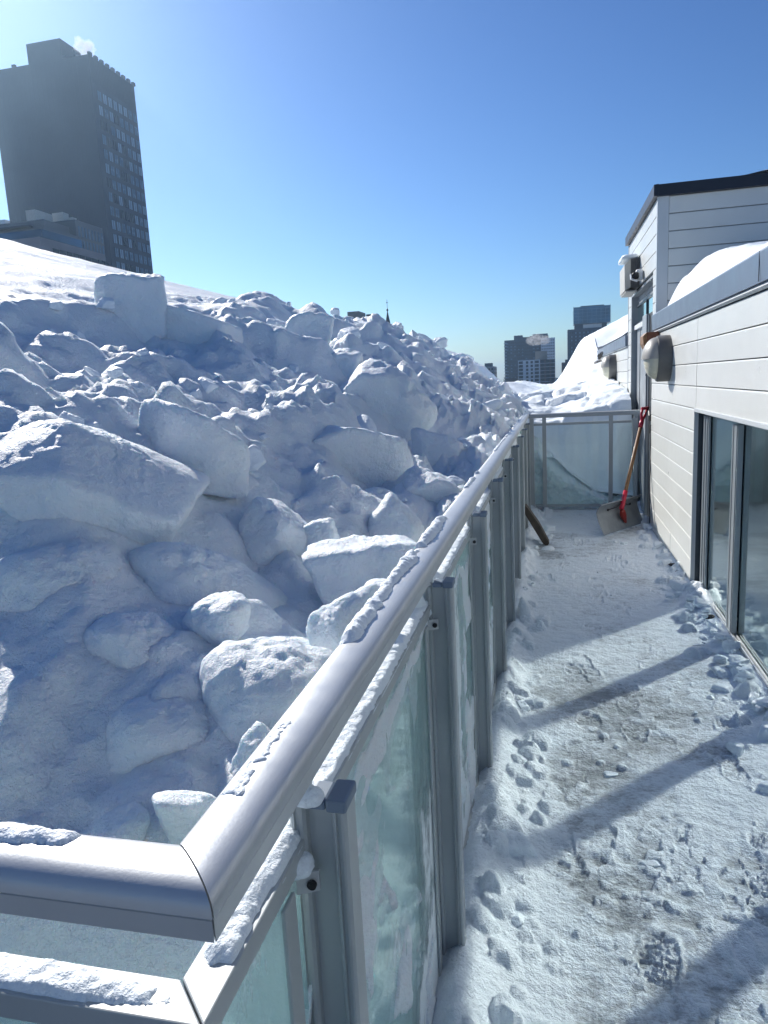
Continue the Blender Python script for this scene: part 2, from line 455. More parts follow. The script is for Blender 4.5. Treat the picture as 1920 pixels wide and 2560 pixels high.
M_GRAV = plain('wet_dark_debris', (.02, .018, .016), .7, 0, .5, 60, .5, 90)

# ---------------------------------------------------------------- object helpers
def tag(o, label=None, cat=None, group=None, kind=None):
    if label: o['label'] = label
    if cat: o['category'] = cat
    if group: o['group'] = group
    if kind: o['kind'] = kind
    return o

def empty(name, loc=(0, 0, 0), label=None, cat=None, group=None, rz=0):
    o = bpy.data.objects.new(name, None)
    o.empty_display_size = .1
    COL.objects.link(o)
    o.location = loc; o.rotation_euler = (0, 0, rz)
    return tag(o, label, cat, group)

def link(name, me, mat, parent=None, smooth=False, bevel=0, loc=None, rz=0):
    if mat is not None and not me.materials:
        me.materials.append(mat)
    if smooth:
        me.polygons.foreach_set('use_smooth', [True] * len(me.polygons))
    o = bpy.data.objects.new(name, me)
    COL.objects.link(o)
    if parent is not None:
        o.parent = parent
    if bevel:
        b = o.modifiers.new('bevel', 'BEVEL'); b.width = bevel; b.segments = 2; b.limit_method = 'ANGLE'
    if loc is not None: o.location = loc
    if rz: o.rotation_euler = (0, 0, rz)
    return o

class MB:
    def __init__(s): s.v = []; s.f = []
    def add(s, vs, fs):
        k = len(s.v); s.v += [tuple(v) for v in vs]; s.f += [tuple(i + k for i in f) for f in fs]; return s
    def box(s, x0, x1, y0, y1, z0, z1):
        return s.add([(x0, y0, z0), (x1, y0, z0), (x1, y1, z0), (x0, y1, z0), (x0, y0, z1), (x1, y0, z1), (x1, y1, z1), (x0, y1, z1)],
                     [(0, 3, 2, 1), (4, 5, 6, 7), (0, 1, 5, 4), (1, 2, 6, 5), (2, 3, 7, 6), (3, 0, 4, 7)])
    def prism(s, poly, axis, a, b):
        """poly in the two other axes, extruded along axis from a to b"""
        n = len(poly)
        def P(p, t):
            return {'x': (t, p[0], p[1]), 'y': (p[0], t, p[1]), 'z': (p[0], p[1], t)}[axis]
        vs = [P(p, a) for p in poly] + [P(p, b) for p in poly]
        fs = [tuple(range(n))[::-1], tuple(range(n, 2 * n))] + [(i, (i + 1) % n, n + (i + 1) % n, n + i) for i in range(n)]
        return s.add(vs, fs)
    def tube(s, pts, r, seg=8, caps=True):
        pts = [Vector(p) for p in pts]; rings = []
        rr = r if isinstance(r, (list, tuple)) else [r] * len(pts)
        up = Vector((.13, .21, .97))
        for i, p in enumerate(pts):
            t = (pts[min(i + 1, len(pts) - 1)] - pts[max(i - 1, 0)]).normalized()
            if abs(t.dot(up)) > .95: up = Vector((.9, .3, .1))
            a = t.cross(up).normalized(); b = t.cross(a).normalized()
            rings.append([p + (a * math.cos(2 * math.pi * k / seg) + b * math.sin(2 * math.pi * k / seg)) * rr[i] for k in range(seg)])
        vs = [v for g in rings for v in g]; fs = []
        for i in range(len(pts) - 1):
            for k in range(seg):
                fs.append((i * seg + k, i * seg + (k + 1) % seg, (i + 1) * seg + (k + 1) % seg, (i + 1) * seg + k))
        if caps:
            fs.append(tuple(range(seg))[::-1]); fs.append(tuple(range((len(pts) - 1) * seg, len(pts) * seg)))
        return s.add(vs, fs)
    def mesh(s, name):
        me = bpy.data.meshes.new(name)
        me.from_pydata(s.v, [], s.f); me.update()
        bm = bmesh.new(); bm.from_mesh(me); bmesh.ops.recalc_face_normals(bm, faces=bm.faces); bm.to_mesh(me); bm.free()
        return me
    def build(s, name, mat, parent=None, **k):
        return link(name, s.mesh(name), mat, parent, **k)

def grid_mesh(name, X, Y, Z, keep=None, attr=None):
    """a height sheet from 2-D arrays; keep masks vertices"""
    ny, nx = X.shape
    co = np.stack([X, Y, Z], -1).reshape(-1, 3)
    i = np.arange(ny * nx).reshape(ny, nx)
    q = np.stack([i[:-1, :-1], i[:-1, 1:], i[1:, 1:], i[1:, :-1]], -1).reshape(-1, 4)
    if keep is not None:
        k = keep.reshape(-1)
        q = q[k[q].any(1)]
        used = np.unique(q); mp = -np.ones(ny * nx, int); mp[used] = np.arange(len(used)); q = mp[q]; co = co[used]
        if attr is not None: attr = attr.reshape(-1)[used]
    me = bpy.data.meshes.new(name)
    me.vertices.add(len(co)); me.vertices.foreach_set('co', co.astype(np.float32).ravel())
    me.loops.add(q.size); me.loops.foreach_set('vertex_index', q.astype(np.int32).ravel())
    me.polygons.add(len(q)); me.polygons.foreach_set('loop_start', np.arange(0, q.size, 4, dtype=np.int32))
    me.polygons.foreach_set('loop_total', np.full(len(q), 4, np.int32))
    me.polygons.foreach_set('use_smooth', np.ones(len(q), bool))
    if attr is not None:
        a = me.attributes.new('thin', 'FLOAT', 'POINT'); a.data.foreach_set('value', attr.astype(np.float32).ravel())
    me.update(calc_edges=True)
    return me

def normals_of(X, Y, Z):
    P = np.stack([X, Y, Z], -1)
    du = np.gradient(P, axis=1); dv = np.gradient(P, axis=0)
    n = np.cross(du, dv); n /= np.linalg.norm(n, axis=-1, keepdims=True) + 1e-9
    return n

_ICO = {}
def ico(sub):
    if sub not in _ICO:
        bm = bmesh.new(); bmesh.ops.create_icosphere(bm, subdivisions=sub, radius=1)
        v = np.array([p.co[:] for p in bm.verts]); v /= np.linalg.norm(v, axis=1, keepdims=True)
        f = [tuple(q.index for q in g.verts) for g in bm.faces]
        bm.free(); _ICO[sub] = (v, f)
    return _ICO[sub]

def radial_mesh(name, planes, sub=5, p=22, amp=.012, freq=9, seed=0, mat=None, fine=.003):
    """a broken lump of snow: the rounded intersection of half-spaces, roughened by noise"""
    d, f = ico(sub)
    acc = np.zeros(len(d))
    for (nx, ny, nz, h) in planes:
        c = np.maximum(0, d @ np.array([nx, ny, nz])) / h
        acc += c ** p
    r = acc ** (-1.0 / p)
    P = d * r[:, None]
    q = P * freq
    dn = fbm(q[:, 0] + seed * 3.1, q[:, 1], 4, seed, z=q[:, 2]) * amp
    rg = 1 - 2 * np.abs(fbm(q[:, 0] * 1.3 + 9, q[:, 1] * 1.3, 3, seed + 4, z=q[:, 2] * 1.3)); dn = dn - np.maximum(rg - .82, 0) * amp * 1.2
    up = sstep(.25, .8, d[:, 2]); q = P * freq * 5; dn = dn + up * amp * .45 * fbm(q[:, 0], q[:, 1] + seed, 3, seed + 7, z=q[:, 2])
    q = P * 70
    dn = dn + fbm(q[:, 0], q[:, 1] + seed, 2, seed + 9, z=q[:, 2]) * fine
    P = P + d * dn[:, None]
    me = bpy.data.meshes.new(name)
    me.from_pydata(P.tolist(), [], f); me.update()
    me.polygons.foreach_set('use_smooth', [True] * len(me.polygons))
    if mat: me.materials.append(mat)
    return me

def rand_planes(dim, seed, chops=4, skew=.28):
    g = np.random.default_rng(seed); out = []
    for k, ax in enumerate(((1, 0, 0), (-1, 0, 0), (0, 1, 0), (0, -1, 0), (0, 0, 1), (0, 0, -1))):
        n = np.array(ax, float) + g.normal(0, skew, 3); n /= np.linalg.norm(n)
        out.append((*n, dim[k // 2] * .5 * g.uniform(.85, 1.1)))
    for k in range(chops):
        n = g.normal(0, 1, 3); n[2] = abs(n[2]); n /= np.linalg.norm(n)
        out.append((*n, .5 * (abs(n[0]) * dim[0] + abs(n[1]) * dim[1] + abs(n[2]) * dim[2]) * g.uniform(.68, .85)))
    return out

def hull_planes(pts):
    P = np.array(pts, float); c = P.mean(0); P = P - c; out = []
    n = len(P)
    for i in range(n):
        for j in range(i + 1, n):
            for k in range(j + 1, n):
                v = np.cross(P[j] - P[i], P[k] - P[i]); L = np.linalg.norm(v)
                if L < 1e-6: continue
                v /= L; h = v @ P[i]
                if h < 0: v, h = -v, -h
                if (P @ v).max() <= h + 1e-6: out.append((*v, max(h, .02)))
    return c, out
# ---------------------------------------------------------------- setting: city ground and the snow bank
g = MB(); g.add([(-3000, -1500, -20), (3000, -1500, -20), (3000, 5000, -20), (-3000, 5000, -20)], [(0, 1, 2, 3)])
tag(g.build('ground', M_GROUND), kind='structure')

def spaced(a, b, s0, k):
    out = [0.0]
    while out[-1] < abs(b - a):
        out.append(out[-1] + s0 + k * out[-1])
    return a + np.sign(b - a) * np.array(out)

def make_bank():
    gx = spaced(-.275, -14, .0062, .0085)
    gy = spaced(.475, 40, .0062, .0072)
    X, Y = np.meshgrid(gx, gy)
    Z, MM, NEAR, WX, WY = bank_parts(X, Y)
    dx = np.gradient(gx)[None, :]; dy = np.gradient(gy)[:, None]
    for it in range(26):          # steep breaks slump: no stretched curtains
        sl = np.hypot(np.gradient(Z, axis=1) / dx, np.gradient(Z, axis=0) / dy)
        w = sstep(.9, 2.2, sl)
        w[1:-1, 1:-1] = np.maximum(w[1:-1, 1:-1], .7 * np.maximum(np.maximum(w[2:, 1:-1], w[:-2, 1:-1]), np.maximum(w[1:-1, 2:], w[1:-1, :-2])))
        B = Z.copy()
        B[1:-1, 1:-1] = .25 * (Z[2:, 1:-1] + Z[:-2, 1:-1] + Z[1:-1, 2:] + Z[1:-1, :-2])
        Z = Z * (1 - w) + B * w
    sl = np.hypot(np.gradient(Z, axis=1) / dx, np.gradient(Z, axis=0) / dy)
    Z = bank_debris(X, Y, Z, MM, NEAR, WX, WY, sl)
    B = Z.copy(); B[1:-1, 1:-1] = .25 * (Z[2:, 1:-1] + Z[:-2, 1:-1] + Z[1:-1, 2:] + Z[1:-1, :-2]); Z = .5 * Z + .5 * B
    N = normals_of(X, Y, Z)
    N[N[..., 2] < 0] *= -1
    m = 1 - sstep(2.0, 2.8, -X - .29)
    q = .030 * fbm(X * 6, Y * 6, 3, 71, z=Z * 6) + .014 * fbm(X * 17, Y * 17, 2, 72, z=Z * 17) + .006 * fbm(X * 46, Y * 46, 2, 73, z=Z * 46)
    ed = sstep(0, .12, -X - .275) * sstep(0, .12, Y - .475)
    q = q * m * ed * (1 - .62 * NEAR)
    X2 = X + N[..., 0] * q; Y2 = Y + N[..., 1] * q; Z2 = Z + N[..., 2] * q
    me = grid_mesh('snow_bank', X2[:, ::-1], Y2[:, ::-1], Z2[:, ::-1])
    o = tag(link('snow_bank', me, M_SNOW), kind='structure')
    # the faces of the bank pressed against the guard glass
    for name, flip in (('side', 0), ('front', 1)):
        if not flip:
            s = Y2[:, 0]; top = Z2[:, 0]
            keep = s < 13
            s = s[keep]; top = top[keep]
        else:
            s = X2[0, :]; top = Z2[0, :]
            keep = s > -5
            s = s[keep]; top = top[keep]
        t = np.linspace(0, 1, 110)
        S, T = np.meshgrid(s, t)
        Zf = -.25 + (top[None, :] + .25) * T
        bulge = (.045 * fbm(S * 3.1, Zf * 3.1, 4, 81) + .016 * fbm(S * 14, Zf * 12, 3, 82) + cells(S, Zf, .22, 83, .05, .35)) * (1 - T ** 6)
        off = .018 * (1 - T ** 8) + bulge
        off = np.clip(off, -.003, .2) * sstep(0, .06, 1 - T)
        if not flip:
            me = grid_mesh('snow_face', -.275 - off, S, Zf)
        else:
            me = grid_mesh('snow_face', S, .475 + off, Zf)
        f = link('snow_face', me, M_SNOW, o)
make_bank()

# drift behind the end rail, lit by the sun
def drift_height(x, y):
    rise = np.interp(y, [8.35, 8.7, 9.2, 11, 14, 18, 30, 60], [.60, .98, 1.06, 1.14, 1.20, 1.26, 1.1, .5])
    wall = sstep(.0, .95, x) * np.interp(y, [8.4, 8.9, 9.6, 12, 14.2, 16, 20, 30], [.10, .20, .24, .26, .50, 1.0, 1.15, .95])
    wall = wall + sstep(.55, 2.6, x) * np.interp(y, [14.3, 15.2, 30], [0, .65, .9])
    z = rise + wall + .09 * fbm(x * 1.7, y * .9, 4, 91) + .015 * fbm(x * 6, y * 4, 3, 92)
    m = sstep(8.4, 9, y) * (1 - sstep(11, 14, y))
    z = z + m * (cells(x, y, .5, 93, .16, .4) + cells(x, y, .17, 94, .03, .2)) * .7
    left = sstep(-.25, -.9, x) * sstep(8, 10, y)
    return z + left * .12

def make_drift():
    gy = np.concatenate([np.arange(8.12, 8.349, .02), spaced(8.35, 60, .016, .011)])
    gx = np.concatenate([np.linspace(-2.2, .885, 150)])
    X, Y = np.meshgrid(gx, gy)
    Z = drift_height(X, Y)
    # sheltered hollow just behind the end glass
    hol = (1 - sstep(.0, .30, Y - 8.35 - .10 * fbm(X * 4, Y * 0, 3, 95))) * sstep(-.25, .1, X)
    tri = np.interp(X, [-.3, -.05, .2, .45, .86], [.98, .66, .40, .2, .14])
    Z = Z * (1 - hol) + np.minimum(Z, tri) * hol
    me = grid_mesh('snow_drift', X, Y, Z)
    tag(link('snow_drift', me, M_SNOWF), kind='structure')
    t = np.linspace(0, 1, 60); S, T = np.meshgrid(np.linspace(-.3, .885, 160), t)
    top = np.interp(S, [-.3, -.05, .2, .45, .86], [.98, .66, .40, .2, .14]) + .06 * fbm(S * 9, S * 0, 4, 96)
    Zf = -.1 + (top + .1) * T
    Yf = 8.04 + .16 * sstep(.75, 1, T) + .05 * fbm(S * 6, Zf * 6, 4, 97) + .02 * fbm(S * 25, Zf * 25, 2, 98)
    f = link('ice_face', grid_mesh('ice_face', S, Yf, Zf), M_SNOW, bpy.data.objects['snow_drift'])
    # behind the roof of the building the drift runs on over it
    X, Y = np.meshgrid(np.linspace(.89, 8, 60), spaced(15.2, 60, .05, .02))
    Z = drift_height(X, Y) - .02
    link('snow_field', grid_mesh('snow_field', X, Y, Z), M_SNOWF, bpy.data.objects['snow_drift'])
make_drift()

# ---------------------------------------------------------------- the deck under trodden snow
CLOD = []      # low heaps along the edges: x, y, radius, height
for k in range(210):
    y = random.uniform(.3, 8.0)
    if random.random() < .5:
        x = -.20 + abs(random.gauss(0, .075 if y > 2.6 else .12))
    else:
        x = .90 - abs(random.gauss(0, .085))
    r = random.uniform(.015, .055)
    CLOD.append((x, y, r, r * random.uniform(.5, 1.0)))
for k in range(90):
    x, y = random.uniform(-.2, .9), random.uniform(.3, 3.4) ** 1.0
    r = random.uniform(.006, .022)
    CLOD.append((x, y, r, r * random.uniform(.4, .8)))
PRINTS = [(.245, 1.62, .15, 1), (.40, 2.12, .35, 1), (.10, 2.62, -.1, -1), (.52, 2.75, .2, 1), (.33, 3.25, .05, -1), (.12, 3.45, -.2, 1),
          (.50, 3.72, .3, -1), (.22, 4.1, 0, 1), (.60, 1.28, .5, -1), (.42, 4.5, .1, 1), (.02, 2.1, -.3, 1), (.68, 2.3, .6, 1), (.3, 5.1, 0, -1), (.5, 5.6, .2, 1), (.72, 3.1, .25, 1)] + [(random.uniform(-.05, .75), random.uniform(1.2, 6.8), random.uniform(-.5, .5), 1) for _k in range(16)]

def make_deck():
    gx = np.arange(-.33, 1.06, .0046)
    gy = spaced(.25, 8.12, .0044, .0028)
    X, Y = np.meshgrid(gx, gy)
    T = .010 + .010 * fbm(X * 2.1, Y * 2.1, 4, 101) + .0055 * fbm(X * 16, Y * 24, 4, 102, gain=.6)
    eL = np.exp(-((X + .22) / .055) ** 2) * (.05 + .05 * fbm(X * 0, Y * 2.4, 3, 103))
    eL = eL + np.exp(-((X + .20) / .16) ** 2) * .045 * (1 - sstep(2.0, 3.2, Y))
    eR = np.exp(-((X - .93) / .07) ** 2) * (.035 + .05 * fbm(X * 0, Y * 2.1, 3, 104))
    T = T + np.maximum(eL, 0) + np.maximum(eR, 0)
    nearness = 1 - sstep(2.2, 4.2, Y)
    ridg = 1 - np.abs(fbm(X * 6 + 2, Y * 5, 4, 105))
    T = T + nearness * .010 * (ridg - .62) + nearness * cells(X, Y, .045, 106, .010, .25) * sstep(-.2, .3, fbm(X * 3, Y * 3, 2, 107))
    for (cx, cyy, r, h) in CLOD:
        i0, i1 = np.searchsorted(gy, (cyy - 1.4 * r, cyy + 1.4 * r)); j0, j1 = np.searchsorted(gx, (cx - 1.4 * r, cx + 1.4 * r))
        if i1 <= i0 or j1 <= j0: continue
        xx, yy = X[i0:i1, j0:j1], Y[i0:i1, j0:j1]
        d = np.hypot(xx - cx, yy - cyy) / r * (1 + .35 * vnoise(xx / r * 1.3, yy / r * 1.3, seed=int(cx * 1e3)))
        T[i0:i1, j0:j1] += h * np.clip(1 - d * d, 0, 1) ** .6
    T = T + .0028 * fbm(X * 34, Y * 95, 3, 131) * sstep(-.3, .3, fbm(X * 4, Y * 4, 2, 132))
    T0 = T.copy()
    for (cx, cyy, rot, s) in PRINTS:
        i0, i1 = np.searchsorted(gy, (cyy - .2, cyy + .2))
        xx, yy = X[i0:i1] - cx, Y[i0:i1] - cyy
        xx = xx + .006 * vnoise(xx * 30, yy * 30, seed=3); yy = yy + .008 * vnoise(xx * 25, yy * 25, seed=4)
        c, sn = math.cos(rot), math.sin(rot)
        u = xx * c - yy * sn; v = xx * sn + yy * c
        w = .045 - .012 * np.exp(-((v + .045) / .035) ** 2) + .006 * sstep(0, .06, v)
        rr = (np.abs(u) / w) ** 3.2 + (np.abs(v) / .148) ** 3.2
        wear = sstep(-.45, .25, fbm(X[i0:i1] * 9 + cx * 7, Y[i0:i1] * 9, 2, 140))
        ins = (1 - sstep(.75, 1.15, rr)) * (.25 + .75 * wear)
        rim = np.exp(-((rr - 1.35) / .35) ** 2) * wear
        tread = .0036 * np.tanh(4 * np.sin(v * 330 + 1.6 * np.sin(u * 70))) * (1 - np.exp(-((v + .045) / .012) ** 2))
        T[i0:i1] = T[i0:i1] * (1 - .5 * ins) + tread * ins + rim * .005
    T0 = .6 * T0 + .4 * T
    thin = 1 - np.clip(T0 / .022, 0, 1)
    # scraped strips and wet spots where the dark deck shows
    thin = thin + .30 * sstep(.05, .5, fbm(X * .9 + 7, Y * 1.6, 3, 108)) - .28 * sstep(-.05, .5, fbm(X * 1.4, Y * .7, 2, 109)) + .10
    thin = thin - .25 * np.exp(-((X + .2) / .1) ** 2)
    thin = thin - .30 * sstep(3.8, 5.0, Y) + .30 * sstep(6.2, 6.9, Y) * sstep(.35, .7, X) + .55 * np.exp(-((X + .1) / .12) ** 2 - ((Y - 6.2) / .35) ** 2)  # far deck painted whiter in place of sunlight thrown back by the siding
    me = grid_mesh('deck', X, Y, T, attr=thin)
    tag(link('deck', me, M_DECK), kind='structure')
    b = MB().box(-5, 3.6, -2.5, 8.3, -.4, -.03)
    tag(b.build('deck_slab', M_BACK), kind='structure')
    x = MB().box(-14, 8, 8.31, 36, -3, -.1).box(-14, -.34, 1.2, 8.3, -3, -.41)
    tag(x.build('roof_slab', M_BACK), kind='structure')
make_deck()
# ---------------------------------------------------------------- the clad building on the right
house = empty('clad_building', (.9, 3, 0), 'low building clad in pale horizontal metal siding with slate fascia and glazed sliding doors', 'building')
def hpart(name, mb, mat, parent=house, **k):
    o = mb.build(name, mat, None, **k); o.parent = parent
    o.matrix_parent_inverse = Matrix.Translation(-Vector((.9, 3, 0)))
    return o
PITCH = .1435
def board_mesh(L, H=PITCH, along='y'):
    """one siding board, front face at 0 looking to -x (or -y), lip and shadow groove at the bottom"""
    g = .0035
    poly = [(0, g), (0, H - .010), (.004, H - .003), (.020, H - .003), (.020, g - .0), (.002, g - .001)]
    mb = MB()
    if along == 'y':
        mb.prism([(x, z) for x, z in poly], 'y', 0, L)
    else:
        n = len(poly)
        vs = [(0, x, z) for x, z in poly] + [(L, x, z) for x, z in poly]
        mb.add(vs, [tuple(range(n))[::-1], tuple(range(n, 2 * n))] + [(i, (i + 1) % n, n + (i + 1) % n, n + i) for i in range(n)])
    return mb.mesh('siding_board')
_bm = {}
def board(x, y, z, L, H=PITCH, along='y', jit=.0009):
    key = (round(L, 3), round(H, 3), along)
    if key not in _bm: _bm[key] = board_mesh(L, H, along)
    o = link('siding_board', _bm[key], M_SIDING, house)
    o.location = (x - .9 + random.uniform(-jit, jit) * (along == 'y'), y - 3 + random.uniform(-jit, jit) * (along == 'x'), z)
    return o

Z0 = 1.789   # top of the boards under the fascia
rows = [Z0 - PITCH * (k + 1) for k in range(13)]
for k, z in enumerate(rows):
    H = PITCH
    if z < 0: H = PITCH + z - .012; z = .012
    if z > 1.15:
        for a, b in ((-1.6, 1.70), (1.71, 4.955), (4.965, 7.085)):
            board(.9, a, z, b - a, H)
    elif k >= 11:
        board(.9, 4.985, z, .875, H); board(.9, 5.868, z, 7.085 - 5.868, H)
    else:
        board(.9, 4.985, z, 2.10, H)
hpart('wall_core', MB().box(.921, 1.02, 4.99, 7.06, .0, 1.22).box(.921, 1.02, -1.6, 7.06, 1.222, 1.80), M_BACK)
hpart('corner_trim', MB().box(.894, .92, 4.9725, 4.9845, .02, 1.2), M_TRIM)
hpart('base_flashing', MB().box(.892, .8985, 4.985, 7.085, .0, .03), M_TRIM)
# fascia with drip edge
hpart('fascia', MB().prism([(.868, 1.817), (.862, 1.94), (.866, 1.948), (.99, 1.955), (.99, 1.94), (.885, 1.935), (.885, 1.817)], 'y', -1.6, 6.846), M_FASC)
hpart('fascia_joint', MB().box(.8615, .8635, 3.452, 3.458, 1.82, 1.945), M_BLACK)
hpart('drip_trim', MB().prism([(.885, 1.816), (.876, 1.800), (.89, 1.791), (.8995, 1.791), (.8995, 1.816)], 'y', -1.6, 6.846), M_TRIM)
hpart('flat_roof', MB().box(.99, 4.5, -1.6, 6.83, 1.80, 1.94), M_BACK)
# upper storey
ZU = 2.926
k = 0
z = ZU - PITCH
while z > 1.80:
    board(.992, 6.852, z, 2.6, PITCH, 'x')
    if z >= 2.33:
        board(.9, 6.905, z, 9.20 - 6.905, PITCH)
    else:
        board(.9, 6.905, z, .182, PITCH); board(.9, 8.895, z, .305, PITCH)
    z -= PITCH
while z > -.02:
    board(.9, 8.895, z, .305, PITCH)
    z -= PITCH
hpart('corner_trim', MB().box(.897, .99, 6.848, 6.903, 1.80, ZU), M_TRIM, bevel=.003)
hpart('corner_trim', MB().box(.895, .935, 9.2, 9.23, .0, ZU), M_TRIM, bevel=.003)
hpart('wall_core', MB().box(.921, 3.5, 6.875, 7.085, 1.81, 2.92).box(.921, 3.5, 7.086, 8.894, 2.325, 2.92).box(.921, 3.5, 8.896, 9.19, 0, 2.92), M_BACK)
hpart('roof_edge', MB().prism([(.862, ZU - .002), (.862, 3.016), (.90, 3.02), (.90, ZU - .002)], 'y', 6.81, 9.26).prism([(6.812, ZU - .002), (6.812, 3.016), (6.85, 3.02), (6.85, ZU - .002)], 'x', .901, 3.6), M_BLACK)
hpart('upper_roof', MB().box(.902, 3.6, 6.852, 9.26, 2.93, 3.012), M_BACK)
# the recessed terrace door
dr = hpart('door', MB().box(.902, 1.01, 8.872, 8.892, 0, 2.318).box(.902, 1.01, 7.088, 7.10, 0, 2.318).box(.902, 1.01, 7.101, 8.871, 2.30, 2.318), M_DOORP)
def dpart(name, mb, mat, **k):
    o = mb.build(name, mat, dr, **k); return o
dpart('head_panel', MB().box(.975, 1.0, 7.101, 8.871, 2.205, 2.299).box(.967, .975, 7.101, 8.871, 2.245, 2.262), M_DOORP)
dpart('transom_frame', MB().box(.955, .985, 7.101, 8.871, 2.185, 2.204).box(.955, .985, 7.101, 8.871, 1.985, 2.01).box(.955, .985, 8.0, 8.03, 2.011, 2.184), M_FRAMED)
dpart('transom_glass', MB().box(.968, .974, 7.101, 8.87, 2.011, 2.184), M_WIN)
dpart('fixed_panel', MB().box(.96, .985, 7.96, 8.87, 0, 1.984), M_DOORP, bevel=.003)
dpart('panel_rib', MB().box(.9535, .9585, 8.52, 8.55, 0, 1.93).box(.9535, .9585, 8.22, 8.245, 0, 1.93), M_DOORP)
dpart('leaf_head', MB().box(.93, .957, 7.93, 8.87, 1.935, 1.983), M_WHITE)
dpart('sliding_leaf', MB().box(.912, .952, 7.62, 7.95, 0.01, 2.02), M_DOORP, bevel=.004)
dpart('track', MB().box(.915, .93, 7.48, 7.50, 0, 2.0).box(.915, .93, 7.28, 7.295, 0, 2.0), M_FRAME)
dpart('dark_gap', MB().box(.935, .96, 7.101, 7.615, 0, 2.02), M_GASK)  # black sheet: darkness of the door gap put into its colour
dpart('latch', MB().box(.902, .93, 7.24, 7.32, 1.0, 1.06), M_GASK, bevel=.004)

# glazed sliding doors
hpart('header', MB().box(.890, .955, -1.6, 4.972, 1.198, 1.221), M_TRIM, bevel=.002)
hpart('jamb', MB().box(.9015, .99, 4.973, 4.984, .0, 1.197), M_FRAMED)
wf = hpart('window', MB().box(.935, 1.0, -1.6, 4.972, .0, .035).box(.956, 1.0, -1.6, 4.972, 1.175, 1.1975), M_FRAME)
def wpart(name, mb, mat, **k): return mb.build(name, mat, wf, **k)
wpart('frame', MB().box(.945, .958, 4.78, 4.95, .036, 1.174).box(.9385, .9445, 4.80, 4.83, .036, 1.174).box(.9385, .9445, 4.87, 4.90, .036, 1.174), M_FRAME, bevel=.002)
wpart('stile', MB().box(.970, .985, 4.40, 4.765, .036, 1.174), M_FRAMED)
wpart('rail_track', MB().box(.936, .942, -1.6, 4.77, .036, .052).box(.952, .957, -1.6, 4.77, .036, .056), M_ALU)
mulls = [4.05, 3.17, 2.28, 1.38, .48, -.42]
for i, y in enumerate(mulls):
    wpart('mullion', MB().box(.930, .958, y - .055, y + .055, .058, 1.174).box(.926, .9295, y + .030, y + .050, .058, 1.174).box(.926, .9295, y - .045, y - .02, .058, 1.174), M_FRAME, bevel=.002)
    wpart('stile', MB().box(.970, .985, y - .20, y - .058, .058, 1.174), M_FRAMED)
edges = [4.778] + mulls + [-1.6]
for i in range(len(edges) - 1):
    a = edges[i + 1] + .056 if edges[i + 1] > -1 else -1.6
    b = edges[i] if i == 0 else edges[i] - .057
    wpart('glass', MB().box(.962, .968, a, b, .036, 1.174), M_WIN)
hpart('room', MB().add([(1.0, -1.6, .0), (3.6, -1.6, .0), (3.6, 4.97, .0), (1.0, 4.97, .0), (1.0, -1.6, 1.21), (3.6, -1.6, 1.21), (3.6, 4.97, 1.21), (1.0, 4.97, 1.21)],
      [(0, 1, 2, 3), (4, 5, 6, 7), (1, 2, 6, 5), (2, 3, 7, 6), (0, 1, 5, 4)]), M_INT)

# wall of the next unit beyond the end guard
for k in range(9):
    z = 1.765 - PITCH * (k + 1)
    board(.9, 9.235, z, 2.6, PITCH); board(.9, 11.84, z, 3.36, PITCH)
hpart('wall_core', MB().box(.921, 1.0, 9.24, 15.2, .3, 1.78), M_BACK)
hpart('fascia', MB().prism([(.868, 1.777), (.866, 1.905), (.99, 1.912), (.99, 1.777)], 'y', 9.235, 15.2), M_FASC)
hpart('drip_trim', MB().box(.880, .8995, 9.235, 15.2, 1.766, 1.7765), M_TRIM)
hpart('flat_roof', MB().box(.991, 4.5, 9.27, 15.2, 1.70, 1.90), M_BACK)

# snow lying on the roofs
def roof_snow(name, x0, x1, y0, y1, zb, fn, label, step=.02):
    X, Y = np.meshgrid(np.arange(x0, x1 + step, step), np.arange(y0, y1 + step, step))
    T = fn(X, Y)
    T = T + (.018 * fbm(X * 3, Y * 3, 4, 120) + .012 * fbm(X * 1.2, Y * 9, 3, 121)) * (T > .02)
    Z = zb + np.maximum(T, -.01)
    o = link(name, grid_mesh(name, X, Y, Z, keep=T > -.005), M_SNOWF)
    return tag(o, label, 'snow')
def f1(X, Y):
    e = .905 + .012 * fbm(X * 0, Y * 3, 3, 130) + .10 * sstep(6.3, 6.75, Y)
    t = np.interp(Y, [0, 3, 4.25, 5.5, 6.1], [.05, .09, .15, .32, .36]) * sstep(0, .26, X - e) ** .55 * (1 - sstep(6.25, 6.80, Y + .10 * fbm(X * 4, Y * 4, 3, 131))) + .05 * sstep(.2, 1.6, X - e)
    bite = np.exp(-((Y - 6.25) / .16) ** 2 - ((X - 1.12) / .07) ** 2) * .10
    return np.where((X < e) | (Y > 6.8), -.02, t - bite)
roof_snow('roof_snow', .875, 4.2, -.5, 6.84, 1.945, f1, 'thick wind-carved snow slab lying on the low roof behind the slate fascia', .016)
def f2(X, Y): return .075 * sstep(1.25, 2.1, X) - .004 + .0 * Y
roof_snow('roof_snow', 1.2, 3.5, 6.9, 9.2, 3.018, f2, 'thin snow layer on top of the tall block with the black roof edge', .04)
def f3(X, Y): return .02 + .55 * sstep(.95, 2.2, X) + .0 * Y
roof_snow('roof_snow', .93, 4.2, 9.28, 15.2, 1.912, f3, 'sloping snow on the far roof between the tall block and the drift', .04)
def f4(X, Y): return .012 * np.clip(1 - ((X - .93) / .03) ** 2 - ((Y - 6.62) / .12) ** 2, -1, 1)
roof_snow('snow_patch', .89, .97, 6.45, 6.8, 1.949, f4, 'small flake of snow left on the slate fascia beside the tall block', .006)

